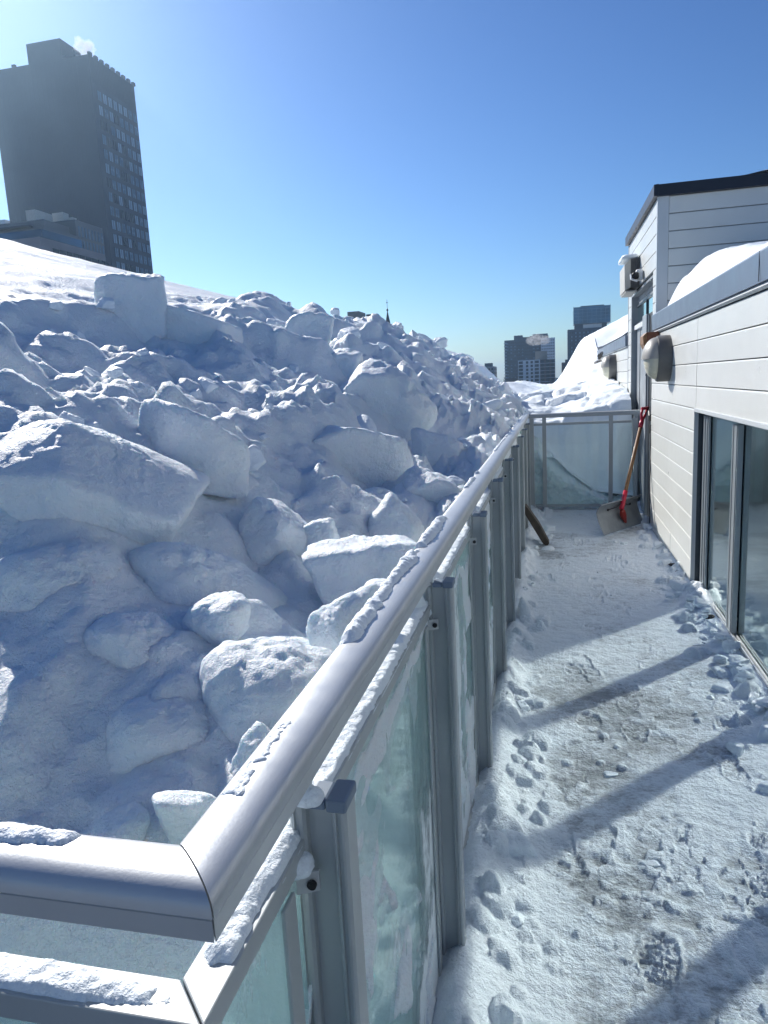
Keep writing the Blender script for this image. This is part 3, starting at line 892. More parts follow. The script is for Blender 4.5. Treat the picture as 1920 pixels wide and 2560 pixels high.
# round bulkhead lamps
def make_lamp(label):
    t = empty('wall_lamp', (.9, 6.08, 1.56), label, 'lamp', 'round wall lamps on the siding')
    Rr = .178
    N = 40
    mb = MB()
    prof = [(0, Rr), (-.085, Rr), (-.097, Rr - .006), (-.10, Rr - .016), (-.10, 0)]
    vs = []; fs = []
    for i, (x, r) in enumerate(prof[:-1]):
        for k in range(N):
            a = 2 * math.pi * k / N
            vs.append((x, r * math.cos(a), r * math.sin(a)))
    for i in range(len(prof) - 2):
        for k in range(N): fs.append((i * N + k, i * N + (k + 1) % N, (i + 1) * N + (k + 1) % N, (i + 1) * N + k))
    vs.append((-.10, 0, 0)); c = len(vs) - 1
    for k in range(N): fs.append((c, (len(prof) - 2) * N + k, (len(prof) - 2) * N + (k + 1) % N))
    mb.add(vs, fs)
    o = mb.build('drum', M_LAMPM, t, smooth=True); e = o.modifiers.new('s', 'EDGE_SPLIT'); e.split_angle = R(40)
    def dome(up, depth, rad):
        mb = MB(); A, Bn = 20, 9; vs = []; fs = []
        for i in range(A + 1):
            a = math.pi * i / A
            for j in range(Bn + 1):
                b = (math.pi / 2) * j / Bn
                r = rad * math.cos(b); x = -.1005 - depth * math.sin(b)
                zz = r * math.sin(a)
                vs.append((x, r * math.cos(a), zz if up else -zz))
        for i in range(A):
            for j in range(Bn):
                fs.append((i * (Bn + 1) + j, (i + 1) * (Bn + 1) + j, (i + 1) * (Bn + 1) + j + 1, i * (Bn + 1) + j + 1))
        # lid closing the half
        lid = [i * (Bn + 1) for i in (0,)]
        vsl = [(-.1005 - depth * math.sin(math.pi / 2 * j / Bn), rad * math.cos(math.pi / 2 * j / Bn), 0) for j in range(Bn + 1)] + [(-.1005 - depth * math.sin(math.pi / 2 * j / Bn), -rad * math.cos(math.pi / 2 * j / Bn), 0) for j in range(Bn - 1, -1, -1)]
        mb.add(vs, fs); mb.add(vsl, [tuple(range(len(vsl)))])
        return mb
    o = dome(True, .105, Rr - .012).build('hood', M_LAMPH, t, smooth=True); e = o.modifiers.new('s', 'EDGE_SPLIT'); e.split_angle = R(50)
    o = dome(False, .088, Rr - .020).build('lens', M_LENS, t, smooth=True); e = o.modifiers.new('s', 'EDGE_SPLIT'); e.split_angle = R(50)
    s = MB()
    for z in (.12, -.12): s.tube([(-.1005 - .07, .0, z), (-.1005 - .075, .0, z)], .006, 8)
    s.build('screw', M_SCREW, t)
    return t
lamp0 = make_lamp('large round wall lamp with beige half hood, nearest the camera above the shovel')
def dup(root, loc, label=None, rz=None, scale=None):
    r = root.copy(); COL.objects.link(r); r.location = loc
    if label: r['label'] = label
    if rz is not None: r.rotation_euler = (0, 0, rz)
    if scale is not None: r.scale = scale
    for ch in list(root.children):
        c = ch.copy(); COL.objects.link(c); c.parent = r; c.matrix_parent_inverse = ch.matrix_parent_inverse.copy()
        for g2 in list(ch.children):
            d = g2.copy(); COL.objects.link(d); d.parent = c; d.matrix_parent_inverse = g2.matrix_parent_inverse.copy()
    return r
dup(lamp0, (.9, 10.95, 1.55), 'middle one of the three round wall lamps, beyond the end guard')
dup(lamp0, (.9, 13.9, 1.53), 'farthest round wall lamp, half swallowed by the snow drift')

# little reddish wooden box tucked under the fascia
bxo = empty('wooden_box', (.85, 6.55, 1.72), 'small reddish wooden box fixed under the fascia behind the nearest lamp', 'wooden box')
b = MB().box(.795, .895, 6.60, 6.83, 1.66, 1.795).build('body', M_WOODR, bxo, bevel=.006); b.matrix_parent_inverse = Matrix.Translation(-bxo.location)
b = MB().prism([(.795, 1.66), (.795, 1.795), (.765, 1.765), (.768, 1.70), (.785, 1.66)], 'y', 6.602, 6.828).build('lid', M_WOODH, bxo, bevel=.003); b.matrix_parent_inverse = Matrix.Translation(-bxo.location)

# floodlight box above the door
fl = empty('floodlight', (.83, 8.3, 2.45), 'boxy grey floodlight capped with snow, high above the recessed door', 'floodlight')
def fpart(name, mb, mat, **k):
    o = mb.build(name, mat, fl, **k); o.matrix_parent_inverse = Matrix.Translation(-fl.location); return o
mb = MB().box(.81, .895, 8.13, 8.62, 2.33, 2.62)
for k in range(5): mb.box(.815 + .017 * k, .822 + .017 * k, 8.118, 8.129, 2.34, 2.61)
fpart('housing', mb, M_VENT)
fpart('front_cover', MB().prism([(.752, 2.30), (.748, 2.56), (.809, 2.62), (.809, 2.33)], 'y', 8.10, 8.64), M_BEIGE, bevel=.004)
fpart('bottom_plate', MB().box(.76, .87, 8.09, 8.64, 2.285, 2.299), M_BEIGE, bevel=.003)
me = radial_mesh('snow_patch', [(1, 0, 0, .085), (-1, 0, 0, .085), (0, 1, 0, .27), (0, -1, 0, .27), (0, 0, 1, .035), (0, 0, -1, .012)], 4, 8, .012, 14, 5, M_SNOWF)
o = link('snow_patch', me, None, None); o.location = (.81, 8.37, 2.632); tag(o, 'cap of snow resting on the floodlight above the door', 'snow')

cm = empty('security_camera', (.86, 7.75, 2.40), 'small white dome security camera on the siding above the door', 'security camera')
me = radial_mesh('mount', [(1, 0, 0, .035), (-1, 0, 0, .035), (0, 1, 0, .05), (0, -1, 0, .05), (0, 0, 1, .055), (0, 0, -1, .055)], 4, 5, 0, 1, 1, M_WHITE, 0)
o = link('mount', me, None, cm); o.location = (.0, .05, .01)
me = radial_mesh('dome', [(1, 0, 0, .034), (-1, 0, 0, .034), (0, 1, 0, .034), (0, -1, 0, .034), (0, 0, 1, .034), (0, 0, -1, .034)], 4, 3, 0, 1, 1, M_GASK, 0)
o = link('dome', me, None, cm); o.location = (-.042, -.01, 0)
o = MB().prism([(-.09, .02), (-.085, -.03), (-.02, -.055), (-.02, -.045), (-.075, -.024), (-.08, .02)], 'y', -.03, .05).build('visor', M_WHITE, cm, bevel=.002)

# cable ends hanging at the far fascia
mb = MB()
for s in range(4):
    y = 13.0 + .35 * s
    mb.tube([(.86, y + .09 * k, 1.80 + .05 * math.sin(k * 2.1 + s) - .006 * k) for k in range(9)], .006, 5)
tag(mb.build('cable', M_GASK), 'loose dark cable tangled on the far fascia above the wall lamps', 'cable')

# ---------------------------------------------------------------- shovel
sh = empty('snow_shovel', (.6, 7.0, .03), 'snow scoop with wide steel blade, wooden shaft and red grip leaning on the siding', 'shovel')
def spart(name, mb, mat, parent=sh, **k):
    o = mb.build(name, mat, parent, **k)
    o.matrix_parent_inverse = Matrix.Translation(-sh.location) if parent is sh else Matrix()
    return o
A = Vector((.455, 6.64, .022)); Bp = Vector((.868, 7.22, .022))
U = (Bp - A).normalized(); Nn = Vector((U.y, -U.x, 0))     # towards the camera
mb = MB(); NS, NT = 16, 14; vs = []; fs = []
Lb = (Bp - A).length
def blade(s, t, off=0):
    h = .275 * t
    c = .075 * (1 - (1 - t) ** 1.9) - .085 * t * t * t * .3       # hollow towards the camera
    c2 = .085 * math.sin(t * math.pi * .55)
    return A + U * (Lb * s) - Nn * (c2 - .085 * max(0, t - .7) ** 1.4 * 3.2 + off) + Vector((0, 0, h))
for off in (0, .003):
    for i in range(NS + 1):
        for j in range(NT + 1):
            vs.append(blade(i / NS, j / NT, off))
w = NT + 1; K = (NS + 1) * w
for i in range(NS):
    for j in range(NT):
        a = i * w + j
        fs.append((a, a + w, a + w + 1, a + 1)); fs.append((K + a, K + a + 1, K + a + w + 1, K + a + w))
for i in range(NS):
    for j in (0, NT): fs.append((i * w + j, (i + 1) * w + j, K + (i + 1) * w + j, K + i * w + j))
for j in range(NT):
    for i in (0, NS): fs.append((i * w + j, i * w + j + 1, K + i * w + j + 1, K + i * w + j))
mb.add(vs, fs)
o = spart('blade', mb, M_STEEL, smooth=True); e = o.modifiers.new('s', 'EDGE_SPLIT'); e.split_angle = R(50)
mb = MB().tube([blade(0, .985) + Nn * .004, blade(1, .985) + Nn * .004], .006, 8)
spart('rolled_edge', mb, M_STEEL)
foot = blade(.53, .42) + Nn * .012
neck = blade(.50, .80) + Nn * .045
neck.z = .25
top = Vector((.852, 7.36, 1.00))
dirh = (top - neck).normalized()
spart('shaft', MB().tube([neck + dirh * .05, neck + dirh * .4, top - dirh * .02], [.0175, .017, .016], 12), M_WOODH, smooth=True)
# red socket: tube that flattens into a leaf riveted on the blade
sk = spart('socket', MB().tube([neck - dirh * .05, neck, neck + dirh * .14], [.022, .0235, .021], 12), M_RED, smooth=True)
leaf = MB(); P0 = neck - dirh * .05
tipp = blade(.56, .16) + Nn * .006
side = U
n1 = 8
ring = []
for k in range(n1 + 1):
    t = k / n1
    c = P0.lerp(tipp, t); wdt = .022 + .032 * math.sin(min(1, t * 1.25) * math.pi) ** 1.0 if t < .8 else .05 * (1 - t) / .2 * .75 + .002
    bul = .022 * (1 - t)
    ring.append([c - side * wdt, c + Nn * (.010 + bul) - side * wdt * .4, c + Nn * (.010 + bul) + side * wdt * .4, c + side * wdt, c - Nn * .004])
vs = [v for r_ in ring for v in r_]; fs = []
for k in range(n1):
    for q in range(5): fs.append((k * 5 + q, k * 5 + (q + 1) % 5, (k + 1) * 5 + (q + 1) % 5, (k + 1) * 5 + q))
fs += [(0, 1, 2, 3, 4), tuple(n1 * 5 + q for q in (4, 3, 2, 1, 0))]
leaf.add(vs, fs)
spart('blade_bracket', leaf, M_REDD, smooth=True)
for s in (.26, .80):
    e1 = blade(s, .72) + Nn * .006
    spart('brace', MB().tube([neck + Vector((0, 0, .02)), (neck + e1) / 2 + Nn * .006, e1], .0045, 8), M_SCREW)
    spart('brace_bolt', MB().tube([e1 - Nn * .006, e1 + Nn * .006], .011, 8), M_SCREW)
# D grip
gp = MB(); c0 = top; gw = .046
gx_ = Vector((.55, .83, 0)).normalized()
loop = [c0, c0 + dirh * .045 - gx_ * gw * .6, c0 + dirh * .075 - gx_ * gw, c0 + dirh * .135 - gx_ * gw * 1.02]
loop2 = [c0, c0 + dirh * .045 + gx_ * gw * .6, c0 + dirh * .075 + gx_ * gw, c0 + dirh * .135 + gx_ * gw * 1.02]
gp.tube([c0 - dirh * .075, c0 - dirh * .03, c0 + dirh * .02], [.019, .022, .018], 12)
gp.tube(loop, [.016, .013, .012, .013], 10); gp.tube(loop2, [.016, .013, .012, .013], 10)
gp.tube([loop[-1] - gx_ * .012, loop2[-1] + gx_ * .012], .015, 12)
spart('grip', gp, M_RED, smooth=True)
# strap looped on the grip and the cord behind
tag(MB().tube([(.893, 7.18, 1.10), (.888, 7.12, 1.06), (.889, 7.10, .98), (.893, 7.12, .90), (.893, 7.14, .96), (.892, 7.18, 1.06)], .006, 6).build('strap', M_LAMPM), 'grey strap dangling beside the red shovel grip', 'strap')
tag(MB().tube([(.892, 7.03 + .012 * math.sin(k * 1.3), .98 - .05 * k) for k in range(20)], .0035, 6).build('cord', M_GASK), 'thin dark cord running down the siding beside the shovel', 'cord')
# ---------------------------------------------------------------- the glass guard along the deck
RX, RY = -.2675, .4375                       # centre lines of the hand rail: along the deck (x) and the short return (y)
def rz_at(y): return -.0045 * max(0, y - .45)

def rail_profile(w=.031, n=14):
    """closed outline across the rail: t to the deck side, z up"""
    p = [(w, 1.107), (w - .002, 1.105), (w - .002, 1.103), (w, 1.101)]
    out = [(w - .0012, 1.083), (w - .0012, 1.1000), (w - .0028, 1.1008), (w - .0028, 1.1018), (w, 1.1026)]
    for k in range(1, n):
        a = math.pi * k / n
        c, s = math.cos(a), math.sin(a)
        out.append((w * math.copysign(abs(c) ** .75, c), 1.1026 + .0205 * s ** .85))
    out += [(-w, 1.1026), (-w + .0028, 1.1018), (-w + .0028, 1.1008), (-w + .0012, 1.1), (-w + .0012, 1.083)]
    return out

def mitred(profile, x_end, y_end):
    """sweep the profile from (x_end, RY) to the corner and on to (RX, y_end); t>0 is the deck side"""
    n = len(profile)
    rings = [[(x_end, RY - t, z) for t, z in profile]]
    rings.append([(RX + t, RY - t, z) for t, z in profile])
    rings.append([(RX + t, y_end, z + rz_at(y_end)) for t, z in profile])
    return rings

guard = empty('glass_guardrail', (RX, .45, 0), 'long aluminium and glass guard with rounded handrail holding back the snow bank', 'railing')
def gpart(name, mb, mat, parent=guard, **k):
    o = mb.build(name, mat, None, **k)
    o.parent = parent
    o.matrix_parent_inverse = Matrix.Translation(-Vector((RX, .45, 0)))
    return o
rg = mitred(rail_profile(), -3.4, 7.98)
n = len(rg[0])
for a, b, cut in ((rg[0], rg[1], 1), (rg[1], rg[2], 0)):
    mb = MB()
    q = [Vector(v) for v in a] + [Vector(v) for v in b]
    mb.add(q, [(i, (i + 1) % n, n + (i + 1) % n, n + i) for i in range(n)] + [tuple(range(n))[::-1], tuple(range(n, 2 * n))])
    # a hairline gap at the mitre
    if cut:
        mb.v = [(x - (.0009 if k >= n else 0), y, z) for k, (x, y, z) in enumerate(mb.v)]
    else:
        mb.v = [(x, y + (.0009 if k < n else 0), z) for k, (x, y, z) in enumerate(mb.v)]
    o = gpart('handrail', mb, M_ALU)
    for p in o.data.polygons: p.use_smooth = True
    e = o.modifiers.new('split', 'EDGE_SPLIT'); e.split_angle = R(34)

def midbar(x0, x1, y0, y1, zb, zt, cut):
    pass
# middle rail: flat channel with mitred corner
mp = [(.020, .957), (.020, .982), (-.020, .982), (-.020, .957)]
MX, MY = -.2905, .452
rings = [[(-3.4, MY - t, z) for t, z in mp], [(MX + t, MY - t, z) for t, z in mp], [(MX + t, 7.97, z + rz_at(7.97)) for t, z in mp]]
for a, b, sx, sy in ((rings[0], rings[1], -.001, 0), (rings[1], rings[2], 0, .001)):
    mb = MB().add(list(a) + list(b), [(i, (i + 1) % 4, 4 + (i + 1) % 4, 4 + i) for i in range(4)] + [(3, 2, 1, 0), (4, 5, 6, 7)])
    if sx: mb.v = [(x + (sx if k >= 4 else 0), y, z) for k, (x, y, z) in enumerate(mb.v)]
    else: mb.v = [(x, y + (sy if k < 4 else 0), z) for k, (x, y, z) in enumerate(mb.v)]
    gpart('middle_rail', mb, M_ALUP, bevel=.0015)

POSTY = [.69 + .863 * k for k in range(9)]
def rib(x0, x1, y, d, z0, z1, mb):
    # rounded vertical rib with two grooves, outline in x,y
    w = (x1 - x0) / 2; c = (x0 + x1) / 2
    poly = [(x0, y + .018), (x0, y - d + .004), (x0 + .003, y - d), (c - .003, y - d - .001), (c - .002, y - d + .003), (c + .002, y - d + .003), (c + .003, y - d - .001), (x1 - .003, y - d), (x1, y - d + .004), (x1, y + .018)]
    mb.prism(poly, 'z', z0, z1)

def make_post(y, first):
    zt = 1.022 + rz_at(y)
    zb = .02 + .05 * random.random()
    mb = MB()
    rib(-.287, -.268, y, .018, zb, zt, mb)
    rib(-.238, -.2205, y, .018, zb, zt, mb)
    mb.box(-.268, -.238, y - .004, y + .012, zb, zt)
    p = gpart('post', mb, M_ALUP)
    c = MB().prism([(-.264, y - .024), (-.2415, y - .024), (-.2415, y + .02), (-.264, y + .02)], 'z', zt, zt + .010)
    c.prism([(-.241, y - .026), (-.2175, y - .026), (-.2175, y + .02), (-.241, y + .02)], 'z', zt - .001, zt + .014)
    q = c.build('post_cap', M_CAPP, p, bevel=.003)
    # fixing spigot up into the handrail
    s = MB().box(-.284, -.268, y - .012, y + .012, zt + .0005, 1.084 + rz_at(y))
    s.build('spigot', M_ALUP, p)
    h = MB()
    for z in (.22, .62):
        h.tube([(-.2785, y - .0195, z), (-.2785, y - .0185, z)], .003, 10)
    h.build('bolt', M_SCREW, p)
    # curved clip that carries the middle rail
    z0 = .925 + rz_at(y)
    mb = MB(); N = 12
    for k in range(N):
        t0, t1 = k / N, (k + 1) / N
        def P(t): return (-.312 + .058 * t, y - .024 - .010 * math.sin(t * math.pi) - .012 * (1 - t) ** 2)
        (xa, ya), (xb, yb) = P(t0), P(t1)
        mb.add([(xa, ya, z0), (xb, yb, z0), (xb, yb + .004, z0), (xa, ya + .004, z0), (xa, ya, z0 + .024), (xb, yb, z0 + .024), (xb, yb + .004, z0 + .024), (xa, ya + .004, z0 + .024)],
               [(0, 3, 2, 1), (4, 5, 6, 7), (0, 1, 5, 4), (1, 2, 6, 5), (2, 3, 7, 6), (3, 0, 4, 7)])
    br = gpart('bracket', mb, M_ALU)
    sc = MB()
    for xx, yy in ((-.306, y - .038), (-.260, y - .030)):
        sc.tube([(xx, yy, z0 + .012), (xx, yy - .004, z0 + .012)], .0055, 12)
        sc.tube([(xx, yy - .0041, z0 + .012), (xx, yy - .0046, z0 + .012)], .0028, 6)
    sc.build('screw', M_SCREW, br)
for k, y in enumerate(POSTY):
    make_post(y, k == 0)
# bracket on the short return near the left edge
z0 = .925
mb = MB(); N = 12
for k in range(N):
    def P(t): return (-.56 + .058 * t, RY - .026 - .010 * math.sin(t * math.pi))
    (xa, ya), (xb, yb) = P(k / N), P((k + 1) / N)
    mb.add([(xa, ya, z0), (xb, yb, z0), (xb, yb + .004, z0), (xa, ya + .004, z0), (xa, ya, z0 + .024), (xb, yb, z0 + .024), (xb, yb + .004, z0 + .024), (xa, ya + .004, z0 + .024)],
           [(0, 3, 2, 1), (4, 5, 6, 7), (0, 1, 5, 4), (1, 2, 6, 5), (2, 3, 7, 6), (3, 0, 4, 7)])
br = gpart('bracket', mb, M_ALU)
MB().tube([(-.512, RY - .030, z0 + .012), (-.512, RY - .036, z0 + .012)], .0055, 12).build('screw', M_SCREW, br)
gpart('post', MB().box(-.62, -.565, RY - .01, RY + .03, .02, 1.08), M_ALUP, bevel=.003)

ys = [RY + .02] + POSTY + [8.0]
for k in range(len(ys) - 1):
    a, b = ys[k] + (.028 if k else 0), ys[k + 1] - .028
    gpart('glass_panel', MB().box(-.2835, -.2765, a, b, .06, .952 + rz_at(b)), M_GUARD)
    # clear-edged inner fin of the next pane, lapping behind the post
    if k: gpart('gasket', MB().box(-.2760, -.2735, a + .055, a + .059, .56, .953 + rz_at(a)), M_GASK)
    gpart('edge_strip', MB().box(-.2755, -.270, b - .058, b - .026, .06, .945 + rz_at(b)), M_ALUP, bevel=.002)
gpart('bottom_channel', MB().box(-.290, -.266, RY, 7.97, .035, .062), M_ALUP)
gpart('glass_panel', MB().box(-3.4, -.30, RY + .0, RY + .007, .06, .952), M_GUARD)

# guard closing the far end
eg = empty('end_guardrail', (.3, 8, 0), 'low grey metal and glass guard closing the far end of the deck', 'railing')
def epart(name, mb, mat, **k):
    o = mb.build(name, mat, None, **k); o.parent = eg; o.matrix_parent_inverse = Matrix.Translation(-Vector((.3, 8, 0))); return o
pr = [(7.965, 1.028), (7.965, 1.05), (7.975, 1.068), (8.0, 1.076), (8.025, 1.068), (8.035, 1.05), (8.035, 1.028)]
epart('handrail', MB().prism(pr, 'x', -.245, .90), M_ALUP)
epart('middle_rail', MB().box(-.24, .845, 7.985, 8.015, .945, .970), M_ALUP, bevel=.002)
for x in (-.10, .59):
    epart('post', MB().box(x, x + .042, 7.962, 7.998, .0, 1.028), M_ALUP, bevel=.003)
epart('post', MB().box(-.235, -.19, 7.93, 7.99, .0, 1.028), M_ALUP, bevel=.003)
epart('post', MB().box(.845, .885, 7.96, 8.03, .0, 1.03), M_ALUP, bevel=.003)
for a, b in ((-.185, -.104), (-.054, .586), (.636, .842)):
    epart('glass_panel', MB().box(a, b, 8.0, 8.007, .075, .944), M_ENDG)
epart('bottom_rail', MB().box(-.185, .842, 7.985, 8.02, .05, .074), M_ALUP)
epart('clamp_box', MB().box(.82, .875, 7.90, 7.958, .70, .995), M_ALUP, bevel=.004)

# dark plank leaning on the guard
pl = empty('wooden_plank', (-.13, 6.3, 0), 'dark wet wooden plank leaning low against the glass guard near the far end', 'plank')
mb = MB()
for k in range(2):
    d = k * .045
    mb.prism([(-.262, .34), (-.225, .37), (-.115, .205), (-.03, .035), (-.05, .004), (-.085, .03)], 'y', 6.26 + d * 1.4, 6.32 + d * 1.4)
    o = mb.build('board', M_WOODD, None, bevel=.004); o.parent = pl; o.matrix_parent_inverse = Matrix.Translation(-Vector((-.13, 6.3, 0)))
    mb = MB()
# ---------------------------------------------------------------- the city beyond
GZ = -20.0
def bpart(name, mb, mat, parent, **k):
    o = mb.build(name, mat, None, **k); o.parent = parent
    o.matrix_parent_inverse = Matrix.Translation(-Vector(parent.location)); return o

# tall slate tower
tw = empty('office_tower', (-110, 170, GZ), 'tall slate-grey tower with rows of narrow paired windows, rising at the left', 'tower')
X0, X1, Y0, Y1, ZT = -128.6, -102.0, 160.2, 178.8, 79.0
bpart('wall', MB().box(X0, X1, Y0, Y1, GZ, ZT), M_TOWER, tw)
bpart('penthouse', MB().box(-119.7, -110.6, 162.7, 170.5, ZT + .02, 84.6), M_TOWER, tw)
for k in range(9):
    y = Y0 + .35 + k * 2.23
    bpart('parapet_fin', MB().box(X1 - .5, X1 + .12, y, y + 1.0, ZT + .01, ZT + .75), M_TOWER, tw)
for k in range(5):
    x = X0 + 1.6 + k * 4.6
    if not (-120 < x < -110.5): bpart('parapet_fin', MB().box(x, x + .9, Y0 - .12, Y0 + .5, ZT + .01, ZT + .55), M_TOWER, tw)
mb = MB()
for k in range(30): mb.box(X1 + .01, X1 + .06, Y0 + .3 + k * .61, Y0 + .42 + k * .61, 73.2, 78.9)
for k in range(20): mb.box(X0 + .6 + k * 1.19, X0 + .7 + k * 1.19, Y0 - .04, Y0 - .01, GZ, 78.9)
o = bpart('cladding_ribs', mb, M_TOWERP, tw); o['kind'] = 'stuff'
me_w, me_w2 = {}, {}
for lit in (0, 1, 2):
    mb = MB().box(.0, .05, 0, 1.50, 0, 2.25)
    me_w[lit] = mb.mesh('window'); me_w[lit].materials.append(M_TOWERP)
    mb = MB().box(.052, .09, .08, .62, .10, 2.15).box(.052, .09, .86, 1.40, .10, 2.15)
    me_w2[lit] = mb.mesh('pane'); me_w2[lit].materials.append((M_DKWIN, M_BLWIN, M_PALEW)[lit])
rw = random.Random(5)
for r in range(15):
    z = 69.9 - 3.17 * r
    for c in range(8):
        y = Y0 + 1.75 + c * 2.12
        q = rw.random(); lit = 0 if q < .22 else (1 if q < .72 else 2)
        if c > 4 and q < .35: lit = 1
        o = link('window', me_w[0], None, tw); o.location = (X1 + .01 + 110, y - 170, z - GZ)
        p = link('pane', me_w2[lit], None, o)

# plume of steam above it, from its roof
def steam(name, loc, dims, label, dens, seed):
    g_ = np.random.default_rng(seed)
    me = radial_mesh(name, [(1, 0, 0, dims[0]), (-1, 0, 0, dims[0]), (0, 1, 0, dims[1]), (0, -1, 0, dims[1]), (0, 0, 1, dims[2]), (0, 0, -1, dims[2])], 4, 2.2, dims[2] * .7, 1.6 / dims[2], seed, None, 0)
    m, n, l, b = nmat(name + '_vapour')
    n.remove(b)
    v = n.new('ShaderNodeVolumePrincipled'); v.inputs['Color'].default_value = (.97, .97, .98, 1); v.inputs['Anisotropy'].default_value = .3
    no = noise(n, l, coords(n, l), 2.2 / dims[2], 4)
    l.new(ramp(n, l, no, [(.42, 0.), (.62, 1.)]), v.inputs['Density'])
    mt = n.new('ShaderNodeMath'); mt.operation = 'MULTIPLY'; l.new(ramp(n, l, no, [(.40, 0.), (.6, 1.)]), mt.inputs[0]); mt.inputs[1].default_value = dens
    l.new(mt.outputs[0], v.inputs['Density'])
    l.new(v.outputs[0], n['Material Output'].inputs['Volume'])
    o = link(name, me, m); o.location = loc
    return tag(o, label, 'steam')
steam('steam_plume', (-106.6, 166, 83.0), (2.4, 1.8, 2.2), 'small white puff of steam above the roof of the tall slate tower', .55, 3)
steam('steam_plume', (-10.5, 615, 31.0), (10.5, 5, 4.6), 'white steam drifting from the penthouse of the balconied apartment block', .16, 8)

# stepped office block in front of the tower
lb = empty('office_block', (-68, 95, GZ), 'low stepped grey office block with rooftop plant, in front of the slate tower', 'building')
bpart('lower_wing', MB().box(-90, -66.24, 87.82, 102.45, GZ, 23.2), M_PINKB, lb)
bpart('middle_storey', MB().box(-92, -66.97, 89.77, 97.0, 23.25, 25.0), M_GREYB, lb)
bpart('glass_balustrade', MB().box(-66.3, -66.25, 88.5, 97.0, 23.25, 24.3).box(-73.9, -66.3, 88.4, 88.45, 23.25, 24.3), M_BLUEG, lb)
bpart('upper_storey', MB().box(-96, -70.4, 94.68, 104.4, 25.05, 27.2), M_GREYB, lb)
bpart('stair_tower', MB().box(-80, -69.3, 100.4, 107.3, 23.25, 28.2), M_GREYB, lb)
bpart('canopy', MB().box(-80, -68.5, 88.8, 89.7, 24.95, 25.15), M_TOWERP, lb)
bpart('light_strip', MB().box(-74, -69.6, 87.72, 87.81, 22.6, 22.85), M_PALEW, lb)
bpart('cooling_unit', MB().box(-75.2, -73.6, 97.3, 101.1, 27.2, 29.4), M_BEIGE, lb)
bpart('cooling_unit', MB().box(-74.6, -72.7, 102.5, 103.9, 27.2, 30.0), M_BEIGE, lb)
bpart('vent', MB().box(-72.4, -71.6, 103.2, 104.2, 27.2, 29.3), M_BEIGE, lb)
bpart('vent', MB().box(-79.6, -78.0, 96.2, 97.2, 27.2, 28.2), M_WHITEB, lb)
mb = MB().box(0, .08, 0, .62, 0, 1.55); mwn = mb.mesh('window'); mwn.materials.append(M_DKWIN)
mb = MB().box(0, .08, 0, .34, 0, 1.5); mwn2 = mb.mesh('window'); mwn2.materials.append(M_BLWIN)
for k in range(9):
    for q in (0, .66):
        o = link('window', mwn, None, lb); o.location = (-66.235 + 68, 90.2 + k * 1.45 + q - 95, 20.6 - GZ)
for r in range(2):
    for k in range(8):
        o = link('window', mwn2, None, lb); o.location = (-69.29 + 68, 100.9 + k * .82 - 95, 23.9 + 1.95 * r - GZ)

# brick block and steeple over the snow
sb = empty('brick_block', (-70, 292, GZ), 'small dark brick building with stepped roof boxes peeking over the snow blocks', 'building')
bpart('wall', MB().box(-80.5, -67.25, 282.1, 303, GZ, 27.5), M_GREYB, sb)
bpart('roof_box', MB().box(-80.5, -75.6, 290.3, 301, 27.52, 31.3), M_BEIGEB, sb)
bpart('roof_box', MB().box(-73.0, -70.1, 291.7, 293.7, 27.52, 29.9), M_DARKB, sb)
mb = MB().box(0, .08, 0, 1.0, 0, 1.5); ms = mb.mesh('window'); ms.materials.append(M_BLWIN)
for k in range(6):
    for r in range(2):
        o = link('window', ms, None, sb); o.location = (-67.24 + 70, 283.6 + k * 2.9 - 292, 24.6 - 3.1 * r - GZ)
st = empty('church_steeple', (-53.6, 244, GZ), 'slender dark pointed church spire topped by a cross', 'steeple')
mb = MB(); n = 8
vs = []
for z, r in ((GZ, 4.2), (12, 4.2), (12.2, 2.6), (25.7, .12)):
    for k in range(n):
        a = 2 * math.pi * (k + .5) / n; vs.append((-53.6 + r * math.cos(a), 244 + r * math.sin(a), z))
fs = [(i * n + k, i * n + (k + 1) % n, (i + 1) * n + (k + 1) % n, (i + 1) * n + k) for i in range(3) for k in range(n)] + [tuple(range(3 * n, 4 * n))]
mb.add(vs, fs); bpart('spire', mb, M_DARKB, st)
bpart('finial', MB().tube([(-53.6, 244, 25.6), (-53.6, 244, 26.1), (-53.6, 244, 26.4), (-53.6, 244, 26.7)], [.12, .36, .30, .06], 8), M_DARKB, st)
bpart('cross', MB().box(-53.66, -53.54, 243.95, 244.05, 26.6, 29.6).box(-53.95, -53.25, 243.95, 244.05, 28.5, 28.66), M_DARKB, st)

# cluster of apartment towers over the drift
def facade(parent, name, x0, x1, y, z0, z1, nx, nz, wf, hf, mat, proud=.12, skip=0, seed=1):
    g_ = random.Random(seed); mb = MB(); dx = (x1 - x0) / nx; dz = (z1 - z0) / nz
    for i in range(nx):
        for j in range(nz):
            if g_.random() < skip: continue
            xa = x0 + dx * (i + .5 - wf / 2); za = z0 + dz * (j + .5 - hf / 2)
            mb.box(xa, xa + dx * wf, y - proud, y - .01, za, za + dz * hf)
    o = bpart(name, mb, mat, parent); o['kind'] = 'stuff'; return o
a = empty('apartment_block', (-51, 600, GZ), 'small grey apartment block at the left foot of the snow bank', 'building')
bpart('wall', MB().box(-60, -45.1, 598.3, 628, GZ, 11.6), M_PINKB, a)
bpart('stair_house', MB().box(-53, -47, 602, 612, 11.62, 14.4), M_DARKB, a)
facade(a, 'windows', -59.5, -45.5, 598.3, -14, 11, 6, 8, .5, .5, M_FARW, seed=2)
mb = MB()
for j in range(8): mb.box(-45.09, -44.9, 600, 626, -13.2 + 3.1 * j, -11.6 + 3.1 * j)
o = bpart('side_windows', mb, M_FARW, a); o['kind'] = 'stuff'

